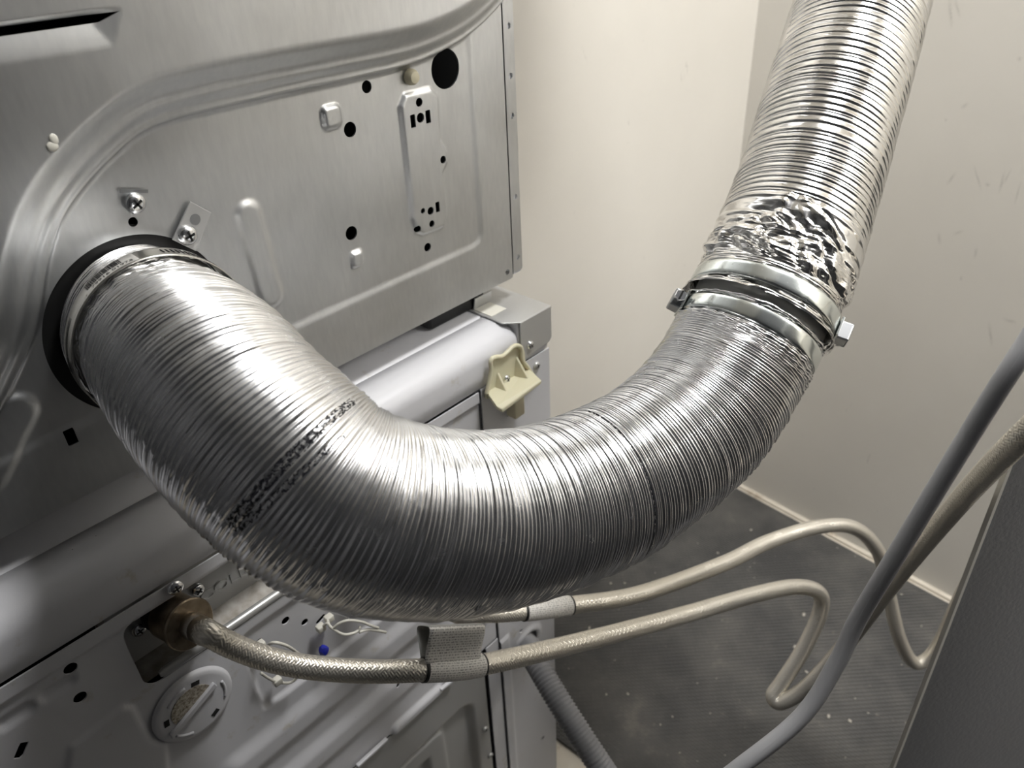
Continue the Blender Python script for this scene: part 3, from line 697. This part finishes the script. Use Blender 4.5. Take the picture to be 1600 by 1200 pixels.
for g in (((777, 583), (772, 612), (796, 622)), ((806, 558), (803, 588), (829, 600))):
    a_ = at_y(*g[0], yb-0.0035); b_ = at_y(*g[1], yb-0.0035); c_ = at_y(*g[2], yf+0.009)
    prism('gusset', [a_, b_, c_], (0.0022, 0, 0), CREAM, hold, 0.0005)
tb = at_y(806, 632, yb-0.006)
box('clip_tab', (tb[0]-0.0075, tb[0]+0.006, yb-0.012, yb, tb[2]-0.011, tb[2]+0.012), CREAM, hold, 0.0012)
screw(hold, at_y(791, 592, yb-0.0035), (0, -1, 0), 0.0042, slot=0.4)
# drain grommet
# blue plug and plug stub on the rear panel
c_ = at_y(501, 1014, YW)
bm = bmesh.new(); bmesh.ops.create_icosphere(bm, subdivisions=2, radius=1, matrix=Matrix.Translation((c_[0], YW-0.004, c_[2])) @ Matrix.Diagonal((0.0042, 0.0045, 0.004, 1)))
for v in bm.verts: v.co += Vector(((v.co.z*311 % 0.0011), (v.co.x*477 % 0.0012), (v.co.y*233 % 0.0011)))
bm_obj('blue_plug', bm, BLUE, washer)

# ================================================================== vent ducts
DP = [[-0.336, 0.03, 0.975], [-0.3305, -0.02, 0.972], [-0.3371, -0.0793, 0.9716], [-0.3399, -0.1352, 0.955], [-0.3248, -0.1767, 0.9241], [-0.2819, -0.1997, 0.8933], [-0.2249, -0.2132, 0.8686], [-0.1642, -0.2244, 0.856], [-0.1092, -0.2337, 0.8573], [-0.0676, -0.2383, 0.8677], [-0.0329, -0.2395, 0.8873], [0.0087, -0.2381, 0.9204], [0.0664, -0.2293, 0.9669], [0.1429, -0.2111, 1.0263], [0.2388, -0.1849, 1.0985],
      [0.272, -0.176, 1.155], [0.282, -0.168, 1.24], [0.284, -0.155, 1.34], [0.285, -0.12, 1.44], [0.286, -0.02, 1.53], [0.287, 0.09, 1.56], [0.288, 0.22, 1.565]]
duct = Path(DP, 900, 10)
def to_px(P):
    q = (np.asarray(P)-CAM) @ RC            # camera coordinates
    return np.stack([800+FPX*q[..., 0]/q[..., 2], 600+FPX*q[..., 1]/q[..., 2]], -1)
def facing(path, s):
    P, T, U, W_ = path.at(np.array([s])); d = CAM-P[0]; return math.atan2(d @ W_[0], d @ U[0])
def find(path, r, px, py, s0, s1):
    S = np.linspace(s0, s1, 400); th = np.linspace(0, 2*np.pi, 180, endpoint=False); P, T, U, W_ = path.at(S)
    D = np.cos(th)[None, :, None]*U[:, None] + np.sin(th)[None, :, None]*W_[:, None]; X = P[:, None]+D*r
    vis = ((CAM-X)*D).sum(-1) > -0.002
    e = ((to_px(X)-np.array([px, py]))**2).sum(-1) + np.where(vis, 0, 1e9); i, j = np.unravel_index(e.argmin(), e.shape); return S[i], th[j]
def wrap(a): return (a+np.pi) % (2*np.pi)-np.pi
R0 = 0.0527
S_END = 0.585
A_RIB = 0.00125
def lower_r(S, TH):
    c, s_ = np.cos(TH), np.sin(TH)
    ph = S/0.00235 + TH/(2*np.pi) + 0.9*vnoise(S*26, S*0+3, S*0) + 0.06*vnoise(S*60, c*1.3, s_*1.3, 5)
    k = np.floor(ph)
    crest = np.abs(np.sin(np.pi*ph))**0.75
    amp = A_RIB*(0.75 + 0.5*vnoise(k*0.77, c*0.9, s_*0.9, 2))
    r = R0 - A_RIB + amp*crest + 0.00055*vnoise(k*1.37+9, c*1.3+4, s_*1.3, 3)
    r = r + 0.0007*vnoise(S*22, c*1.4, s_*1.4, 8) + 0.00008*vnoise(S*260, c*16, s_*16, 4)
    # crushed ends under the clamps
    for sc, wd in ((0.0565, 0.008), (0.5755, 0.007)):
        r = r - 0.0022*np.exp(-((S-sc)/wd)**4)
    z1 = smooth(1-np.abs(S-0.058)/0.034) + smooth((S-0.545)/0.02)
    fold = np.abs(vnoise(S*330, c*9, s_*9, 6)) + 0.6*np.abs(vnoise(S*150, c*5, s_*5, 7))
    r = r - 0.0016*np.exp(-((S-0.0695)/0.006)**2) + z1*0.0022*(fold-0.45) - 0.0018*smooth((0.048-S)/0.012) - 0.0026*smooth((0.125-S)/0.05)
    return r
low = thing('flexible_duct', 'ribbed silver aluminium dryer duct curving from the exhaust opening to the clamped joint', 'duct', tuple(duct.at(np.array([0.02]))[0][0]))
lt = tube('ribbed_tube', duct, 0.027, S_END, 0.00031, 168, lower_r, ALU, low)
# black print rolled along two of the ribs (flat ink on the foil)
def ink_mask(m):
    uvv = coords(m, (1, 1, 1), uv=True); sx = N(m, 'ShaderNodeSeparateXYZ'); L(m, uvv, sx.inputs[0]); u, t = sx.outputs[0], sx.outputs[1]
    out = None
    for (px1, py1), (px2, py2), wd, thr in (((548, 628), (385, 785), 0.0021, 0.50), ((535, 682), (400, 800), 0.0014, 0.53), ((925, 645), (1022, 840), 0.0008, 0.45)):
        a = find(duct, R0, px1, py1, 0.05, 0.55); b = find(duct, R0, px2, py2, 0.05, 0.55)
        t1, t2 = a[1]/(2*math.pi), b[1]/(2*math.pi)
        if t2-t1 > 0.5: t2 -= 1
        if t2-t1 < -0.5: t2 += 1
        k = (b[0]-a[0])/(t2-t1); lo_, hi = min(t1, t2)-0.01, max(t1, t2)+0.06
        line = math_(m, 'ADD', math_(m, 'MULTIPLY', math_(m, 'SUBTRACT', t, t1), k), a[0])
        near = math_(m, 'LESS_THAN', math_(m, 'ABSOLUTE', math_(m, 'SUBTRACT', u, line)), wd)
        rng_ = math_(m, 'MULTIPLY', math_(m, 'GREATER_THAN', t, lo_), math_(m, 'LESS_THAN', t, hi))
        nz = noise(m, coords(m, (900, 150, 1), uv=True), 1.0, 2); on = math_(m, 'GREATER_THAN', nz, thr)
        w_ = math_(m, 'MULTIPLY', math_(m, 'MULTIPLY', near, rng_), on)
        out = w_ if out is None else math_(m, 'MAXIMUM', out, w_)
    return out
im = ink_mask(ALU)
L(ALU, mix(ALU, im, (0.80, 0.80, 0.805), (0.012, 0.012, 0.016)), bsdf(ALU).inputs['Base Color'])
inv = math_(ALU, 'SUBTRACT', 1.0, im); L(ALU, inv, bsdf(ALU).inputs['Metallic'])

# upper foil duct
S_UP = 0.5895
f_up = facing(duct, 0.65)
def foil_r(S, TH):
    c, s_ = np.cos(TH), np.sin(TH)
    ph = S/0.0058 + TH/(2*np.pi) + 1.5*vnoise(S*30, S*0+1, S*0, 12) + 0.16*vnoise(S*80, c*1.2, s_*1.2, 13)
    k = np.floor(ph); fr = ph-k
    wire = np.exp(-((fr-0.5)/0.13)**2) + 0.5*np.exp(-((fr-0.12)/0.08)**2)*(vnoise(k*1.3, k*0, k*0, 15) > 0)
    amp = 0.0013*(0.85+0.4*vnoise(k*0.9, c, s_, 14))
    r = R0 - 0.0002 + amp*(wire-0.4) + 0.0006*vnoise(S*30, c*2, s_*2, 16) + 0.0004*vnoise(S*120, c*6, s_*6, 17)*np.abs(vnoise(S*18, c*2, s_*2, 18))
    # crumpled collar above the clamp, reaching higher on the side towards the viewer
    a = wrap(TH-f_up)
    top = 0.640 + 0.030*np.exp(-(a/0.8)**2)
    z1 = smooth((top-S)/0.014)*smooth((S-0.612)/0.006)
    f1 = np.abs(vnoise(S*120+c*3, c*3.4, s_*3.4, 21)); f2 = np.abs(vnoise(S*210, c*7, s_*7, 22)); f3 = vnoise(S*60, c*3, s_*3, 23)
    r = r*(1) + z1*(0.0058*(f1-0.35) + 0.0020*(f2-0.4) + 0.0018*f3 - amp*(wire-0.4)*0.6)
    r = r + 0.0022*smooth((S-0.612)/0.01)*smooth((0.70-S)/0.08)
    r = r - 0.0012*np.exp(-((S-0.602)/0.0075)**4)
    z2 = smooth((0.6135-S)/0.004); fold = np.abs(vnoise(S*420, c*6, s_*6, 24))
    r = r + z2*(0.0016*(fold-0.4) + 0.0012) + 0.0030*smooth((0.5955-S)/0.006)
    return r
upd = thing('foil_duct', 'shiny silver foil duct rising from the clamped joint along the cream wall', 'duct', tuple(duct.at(np.array([0.7]))[0][0]))
tube('foil_tube', duct, S_UP, 0.93, 0.00038, 176, foil_r, FOIL, upd)
tube('foil_tube_upper', duct, 0.9302, duct.len, 0.0012, 96, foil_r, FOIL, upd)
# plain metal sleeve joining the two ducts, seen in the gap
slv = tube('duct_connector', duct, 0.555, 0.64, 0.004, 96, 0.0488, SHEET)
tag(slv, 'plain metal sleeve in the dark gap between the two duct clamps', 'connector')

def clamp(name, label, s, r, width, ang, head_dir=1, mband=BAND, group=None):
    P, T, U, W_ = [q[0] for q in duct.at(np.array([s]))]
    t = thing(name, label, 'hose clamp', tuple(P), group)
    S = lambda S_, TH: r + 0.0004*vnoise(S_*50, np.cos(TH)*2, np.sin(TH)*2, 31) - 0.0005*((S_-s)/(width/2))**6
    o = tube('band', duct, s-width/2, s+width/2, width/8, 160, S, mband, t)
    so = o.modifiers.new('solid', 'SOLIDIFY'); so.thickness = 0.0009; so.offset = 1
    d = U*math.cos(ang)+W_*math.sin(ang); tn = np.cross(T, d)*head_dir
    c0 = P + d*(r+0.0052)
    # worm housing
    def obox(nm, c, hx, hy, hz, m, par, bev=0.0012):
        pts = [c+tn*i*hx+T*j*hy-d*hz for i, j in ((-1, -1), (1, -1), (1, 1), (-1, 1))]; return prism(nm, pts, d*2*hz, m, par, bev)
    obox('worm_housing', c0, 0.0075, 0.0068, 0.0046, DARKZINC, t)
    obox('housing_foot', P+d*(r+0.001), 0.0125, 0.0072, 0.0008, mband, t, 0.0003)
    sc = lathe('screw', c0+tn*0.004, tn, [(0, 0.0028), (0.006, 0.0028), (0.0062, 0.0045), (0.0112, 0.0045), (0.0118, 0.004)], CHROME, t, 6, smooth=False)
    e = c0+tn*0.0157; prism('screw_slot', [e+T*0.0037+d*0.0007, e-T*0.0037+d*0.0007, e-T*0.0037-d*0.0007, e+T*0.0037-d*0.0007], tn*0.0003, VOID, sc)
    return t
thL = find(duct, 0.0525, 1072, 480, 0.56, 0.59); thR = find(duct, 0.0525, 1300, 535, 0.59, 0.615)
clamp('hose_clamp', 'bright zinc worm clamp on the lower duct end, screw on its left side', 0.5755, 0.0517, 0.0125, facing(duct, 0.5755)+1.42*(1 if wrap(thL[1]-facing(duct, 0.5755)) > 0 else -1), 1, BANDC, 'clamps at the duct joint')
cu = clamp('hose_clamp', 'spotted zinc worm clamp on the upper foil duct, screw on its right side', 0.602, 0.0538, 0.0125, facing(duct, 0.602)+1.52*(1 if wrap(thR[1]-facing(duct, 0.602)) > 0 else -1), 1, BAND, 'clamps at the duct joint')

# clamp at the exhaust opening with its barcode sticker
GALV = mat('dull_band_steel', (0.55, 0.54, 0.50), 0.28, 1.0)
s_c, r_c = 0.0565, 0.0512
ec = thing('hose_clamp', 'dull steel band clamp with a barcode sticker at the dryer exhaust opening', 'hose clamp', tuple(duct.at(np.array([s_c]))[0][0]))
eb = tube('band', duct, s_c-0.0085, s_c+0.0085, 0.0014, 160, lambda S, TH: r_c+0*S, GALV, ec)
so = eb.modifiers.new('solid', 'SOLIDIFY'); so.thickness = 0.0008; so.offset = 1
def on_ring(s, th, h):
    P, T, U, W_ = [q[0] for q in duct.at(np.array([s]))]; return P + (U*math.cos(th)+W_*math.sin(th))*(r_c+h)
def ring_patch(name, sa, sb, ta, tb, h, m, parent, n=40, k=3, thick=0.00025):
    Pg = np.array([[on_ring(s, t, h) for t in np.linspace(ta, tb, n)] for s in np.linspace(sa, sb, k)])
    uvv = np.array([[(t*r_c, s) for t in np.linspace(ta, tb, n)] for s in np.linspace(sa, sb, k)]).reshape(-1, 2)
    o = grid_mesh(name, Pg, m, parent, False, uvv); so = o.modifiers.new('solid', 'SOLIDIFY'); so.thickness = thick; so.offset = 0; return o
tA = find(duct, r_c, 215, 403, 0.047, 0.066)[1]; tB = find(duct, r_c, 108, 560, 0.047, 0.066)[1]
tC = find(duct, r_c, 148, 462, 0.047, 0.066)[1]; tD = find(duct, r_c, 198, 413, 0.047, 0.066)[1]
tB = tA + wrap(tB-tA); tC = tA + wrap(tC-tA); tD = tA + wrap(tD-tA)
ring_patch('barcode_sticker', s_c-0.0078, s_c+0.0078, tA, tB, 0.0011, STICK, ec)
stk = [o for o in ec.children if o.name.startswith('barcode_sticker')][0]
q = random.Random(4); t = tC; sg = 1 if tD > tC else -1; tot = abs(tD-tC); u = 0.0
while u < tot*0.98:
    wbar = q.choice((1, 1, 2, 3))*tot/110; gap = q.choice((1, 1, 2))*tot/110
    ring_patch('bar', s_c-0.0068, s_c+0.0020, tC+sg*u, tC+sg*min(u+wbar, tot), 0.00135, PRINT, stk, 3, 2, 0.0001); u += wbar+gap
def ring_text(txt, size, s_base, t_start, sgn, parent, up):
    me = text_mesh(txt, size)
    for v in me.vertices:
        a = t_start + sgn*(v.co.x/r_c); v.co = on_ring(s_base + up*v.co.y, a, 0.0014)
    return link('printed_digits', me, PRINT, parent)
# digits run along the band below the bars
try:
    ring_text('79916 01973', 0.0049, s_c+0.0068, tC+sg*0.04, sg, stk, -1)
    ring_text('0', 0.0022, s_c+0.0068, tC-sg*0.06, sg, stk, -1); ring_text('4', 0.0022, s_c+0.0064, tD+sg*0.04, sg, stk, -1)
except Exception as ex: print('digits', ex)
# small print lower on the sticker
for k in range(4):
    ring_patch('print_line', s_c-0.0034+0.0014*k, s_c-0.0029+0.0014*k, tC-sg*0.34, tC-sg*0.95, 0.0013, PRINT, stk, 12, 2, 0.0001)
tE = find(duct, r_c, 245, 392, 0.047, 0.066)[1]; tE = tA + wrap(tE-tA)
for k in range(14):
    t1 = tE + sg*(0.055*k); ring_patch('band_slot', s_c-0.0036, s_c+0.0030, t1, t1+sg*0.02, 0.00095, VOID, ec, 3, 2, 0.0002)

# ================================================================== braided water hoses
RH = 0.0083
def braid_r(r0):
    def f(S, TH):
        n = 9; k = 2*np.pi/0.0050
        a = np.sin(n*TH + k*S); b = np.sin(n*TH - k*S); sel = np.sin(0.5*(n*TH + k*S))*np.sin(0.5*(n*TH - k*S)) > 0
        return r0 - 0.00058 + 0.00078*np.where(sel, np.abs(a)**0.6, np.abs(b)**0.6)
    return f
def hose_path(pts, n=900, relax=14): return Path([at_d(*p) if len(p) == 3 else np.array(p[0]) for p in pts], n, relax)
def sleeve(parent, path, s0, s1, r=None):
    r = r or RH+0.0011
    o = tube('label_sleeve', path, s0, s1, 0.002, 40, r, LABELP, parent)
    # uv in metres round the sleeve
    uvl = o.data.uv_layers[0].data; n = len(uvl); a = np.zeros(n*2, np.float32); uvl.foreach_get('uv', a); a[1::2] *= 2*math.pi*r; uvl.foreach_set('uv', a)
    for sa, sb in ((s0-0.0022, s0+0.0003), (s1-0.0003, s1+0.0018)): tube('seal_ring', path, sa, sb, 0.0006, 32, r*0.985, SEAL, parent, cap=True)
    return o
# fitting of the cold hose
FA = at_y(250, 953, yp-0.002); FB = at_y(322, 988, -0.062); fax = (FB-FA)/np.linalg.norm(FB-FA); flen = np.linalg.norm(FB-FA)
def fitting(parent, base, ax, ln):
    lathe('valve_stub', base, ax, [(0, 0.0145), (ln*0.25, 0.0145)], BLACK, parent, 32)
    nut = lathe('coupling_nut', base + ax*ln*0.22, ax, [(0, 0.0155), (0.001, 0.0163), (ln*0.36, 0.0163), (ln*0.385, 0.0160), (ln*0.39, 0.0178), (ln*0.43, 0.0180), (ln*0.45, 0.0172), (ln*0.455, 0.0095)], BRASS, parent, 40)
    lathe('ferrule', base + ax*ln*0.66, ax, [(0, 0.0075), (0.0015, 0.0088), (0.006, 0.0092), (0.009, 0.0083), (0.0105, 0.0090), (0.018, 0.0090), (0.019, 0.0080)], CRIMP, parent, 32)
h1 = thing('water_hose', 'braided steel water hose screwed to the COLD inlet, running in front of the washer', 'hose', tuple(FA), 'braided water hoses')
fitting(h1, FA, fax, flen)
HS = FA + fax*(flen*0.66+0.012)
print('fitting', flen, [float((q_-CAM) @ RC[:, 2]) for q_ in (FA, HS, FB)], to_px(np.array([FA, HS, FB])))
d_hs = float((HS-CAM) @ RC[:, 2])
p1 = Path([HS, HS+fax*0.012] + [at_d(*p) for p in [(365, 1010, 0.524), (410, 1027, 0.537), (465, 1040, 0.549), (530, 1047, 0.560), (595, 1049, 0.570), (660, 1047, 0.583), (750, 1039, 0.615), (900, 1005, 0.69), (1050, 966, 0.765), (1180, 929, 0.825), (1245, 917, 0.855), (1280, 927, 0.87), (1281, 958, 0.88), (1255, 1015, 0.89), (1222, 1066, 0.895), (1208, 1088, 0.895), (1222, 1097, 0.89), (1262, 1072, 0.875), (1320, 1008, 0.84), (1400, 903, 0.735), (1500, 783, 0.61), (1600, 680, 0.50), (1740, 560, 0.47), (1950, 430, 0.55), (2150, 360, 0.70), (2240, 340, 0.795)]], 1300, 12)
tube('braid', p1, 0, p1.len, 0.00055, 84, braid_r(RH), BRAID, h1)
lathe('tap_coupling', p1.Q[-1]-p1.T[-1]*0.03, p1.T[-1], [(0, 0.0095), (0.004, 0.0165), (0.03, 0.0165)], BRASS, h1, 32)
S_ = np.linspace(0, p1.len, 1500); px_ = to_px(p1.at(S_)[0])
la = S_[np.argmin(np.hypot(px_[:, 0]-664, px_[:, 1]-1046))]; lb = S_[np.argmin(np.hypot(px_[:, 0]-750, px_[:, 1]-1040))]
sleeve(h1, p1, la, lb)
# folded label flag standing up behind the hose
P, T, U, W_ = [q_[0] for q_ in p1.at(np.array([(la+lb)/2]))]
upv = np.array([0, 0, 1.0]); upv = upv - T*(upv @ T); upv /= np.linalg.norm(upv); bk = np.cross(T, upv); bk = bk if bk[1] > 0 else -bk
hl = (lb-la)/2
prof_f = [(0.0072, -0.0015), (0.014, 0.0015), (0.022, 0.0030), (0.0275, 0.0045), (0.0292, 0.0065), (0.0280, 0.0095), (0.0225, 0.0165), (0.0195, 0.0185), (0.0165, 0.0172), (0.0115, 0.0105), (0.0065, 0.0050)]
pf = spline([(a, b, 0) for a, b in prof_f], 60)
Pg = np.array([[P + T*(u_*hl - 0.005 - 0.12*(a-0.007)) + upv*a*1.17 + bk*b*1.17 for u_ in np.linspace(-1.0, 1.0, 14)] for a, b, _ in pf])
cum = np.r_[0, np.cumsum(np.linalg.norm(np.diff(pf, axis=0), axis=1))]
uvv = np.array([[(u_*hl, -c_) for u_ in np.linspace(-1, 1, 14)] for c_ in cum]).reshape(-1, 2)
ff = 26
fo = grid_mesh('label_flag', Pg[:ff], LABELP, h1, False, uvv.reshape(60, 14, 2)[:ff].reshape(-1, 2)); so = fo.modifiers.new('solid', 'SOLIDIFY'); so.thickness = 0.0004
fo2 = grid_mesh('label_flag_back', Pg[ff-1:], PAPER, h1, False); so = fo2.modifiers.new('solid', 'SOLIDIFY'); so.thickness = 0.0004

h2 = thing('water_hose', 'braided steel water hose emerging from behind the duct and looping behind the grey panel', 'hose', tuple(at_y(560, 830, yp)), 'braided water hoses')
GA = np.array([-0.235, yp-0.002, 0.785]); gax = np.array([0.25, -1, -0.25]); gax /= np.linalg.norm(gax)
fitting(h2, GA, gax, flen)
p2 = Path([GA+gax*(flen*0.66+0.012), GA+gax*(flen*0.66+0.03)] + [at_d(*p) for p in [(700, 950, 0.685), (760, 958, 0.705), (820, 955, 0.725), (890, 946, 0.745), (1000, 928, 0.79), (1130, 881, 0.85), (1200, 847, 0.89), (1280, 823, 0.92), (1335, 825, 0.94), (1372, 862, 0.96), (1388, 925, 0.99), (1403, 990, 1.01), (1422, 1030, 1.03), (1442, 1034, 1.035), (1468, 1005, 1.02), (1505, 925, 0.975), (1550, 845, 0.93), (1600, 762, 0.87), (1690, 640, 0.83), (1820, 545, 0.85), (1960, 500, 0.92), (2010, 490, 0.955)]], 1300, 12)
tube('braid', p2, 0, p2.len, 0.00055, 84, braid_r(RH), BRAID, h2)
lathe('tap_coupling', p2.Q[-1]-p2.T[-1]*0.03, p2.T[-1], [(0, 0.0095), (0.004, 0.0165), (0.03, 0.0165)], BRASS, h2, 32)
S_ = np.linspace(0, p2.len, 1500); px_ = to_px(p2.at(S_)[0])
la = S_[np.argmin(np.hypot(px_[:, 0]-820, px_[:, 1]-955))]; lb = S_[np.argmin(np.hypot(px_[:, 0]-890, px_[:, 1]-946))]
sleeve(h2, p2, la, lb)
P, T, U, W_ = [q_[0] for q_ in p2.at(np.array([(la+lb)/2]))]
upv = np.array([0, 0, 1.0]); upv = upv - T*(upv @ T); upv /= np.linalg.norm(upv); bk = np.cross(T, upv); bk = bk if bk[1] > 0 else -bk
hl = (lb-la)/2
Pg = np.array([[P + T*(u_*hl - 0.016) - upv*(a*0.9+0.001) + bk*b for u_ in np.linspace(-1.0, 1.0, 10)] for a, b, _ in spline([(0.006, 0.0, 0), (0.011, 0.006, 0), (0.013, 0.012, 0), (0.009, 0.017, 0)], 20)])
fo = grid_mesh('label_flag', Pg, PAPER, h2, False); so = fo.modifiers.new('solid', 'SOLIDIFY'); so.thickness = 0.0004

# ================================================================== drain hose and power cord
dh = thing('drain_hose', 'grey corrugated drain hose leaving the lower right corner of the washer', 'hose', tuple(at_y(825, 1003, YW)))
dd0 = float((at_y(825, 1003, YW)-CAM) @ RC[:, 2])
pd = Path([np.array([cdr[0]-0.012, 0.05, cdr[1]+0.004]), np.array([cdr[0]-0.003, YW+0.005, cdr[1]])] + [at_d(*p) for p in [(838, 1035, dd0-0.06), (862, 1077, dd0-0.085), (895, 1130, dd0-0.10), (940, 1200, dd0-0.11), (1000, 1290, dd0-0.10), (1060, 1390, dd0-0.05)]], 500, 10)
tube('corrugated_tube', pd, 0, pd.len, 0.0006, 56, lambda S, TH: 0.0128 + 0.0008*np.sin(2*np.pi*S/0.0042), GREYPVC, dh, cap=True)
pc = Path([at_d(*p) for p in [(900, 1420, 0.60), (1000, 1325, 0.55), (1080, 1255, 0.525), (1150, 1203, 0.51), (1250, 1122, 0.50), (1305, 1040, 0.49), (1342, 965, 0.478), (1400, 868, 0.455), (1500, 703, 0.42), (1600, 545, 0.39), (1720, 375, 0.39), (1900, 240, 0.48), (2100, 150, 0.65), (2250, 110, 0.80)]], 700, 10)
co = tube('power_cord', pc, 0, pc.len, 0.002, 48, 0.00535, CORD, None, cap=True)
tag(co, 'smooth grey power cord crossing in front of the braided hoses', 'cord')

# ================================================================== white cable ties on the washer back
def strap_tie(name, label, strands, head):
    t = thing(name, label, 'cable tie', tuple(at_y(*head[0])), 'cable ties on the washer back')
    for s in strands:
        pp = Path([at_y(*q_) for q_ in s], 160, 3); tube('strap', pp, 0, pp.len, 0.001, 10, 0.0012, TIE, t, cap=True)
    for k, hp in enumerate(head):
        c_ = at_y(*hp); box('tie_head', (c_[0]-0.0035, c_[0]+0.0035, c_[1]-0.003, c_[1]+0.003, c_[2]-0.003, c_[2]+0.003), TIE, t, 0.0008)
    return t
strap_tie('cable_tie', 'white nylon cable tie looped behind the cold hose', [[(407, 1009, YW-0.003), (418, 1013, -0.038), (420, 1007, -0.044), (430, 1004, -0.050), (448, 1009, -0.052), (463, 1019, -0.05), (473, 1030, -0.046), (470, 1050, -0.042), (455, 1066, -0.038), (436, 1066, -0.036), (420, 1060, -0.036), (408, 1052, -0.037)]], [(407, 1008, YW-0.003), (433, 1064, YW-0.004)])
strap_tie('cable_tie', 'white nylon cable tie with loose tails sticking out below the duct', [[(503, 980, YW-0.004), (512, 974, -0.040), (519, 982, -0.044), (530, 974, -0.048), (545, 969.5, -0.052), (566, 972, -0.055), (578, 977, -0.057), (591, 981, -0.058)], [(512, 968, YW-0.004), (514, 976, -0.041), (521, 983, -0.045), (536, 991, -0.05), (550, 990, -0.053), (560, 985, -0.054), (562.5, 979, -0.054)], [(561, 988, -0.054), (574, 984, -0.056), (588, 985, -0.058), (603, 988, -0.060)]], [(501, 981, YW-0.003), (514, 966, YW-0.003)])

settle()
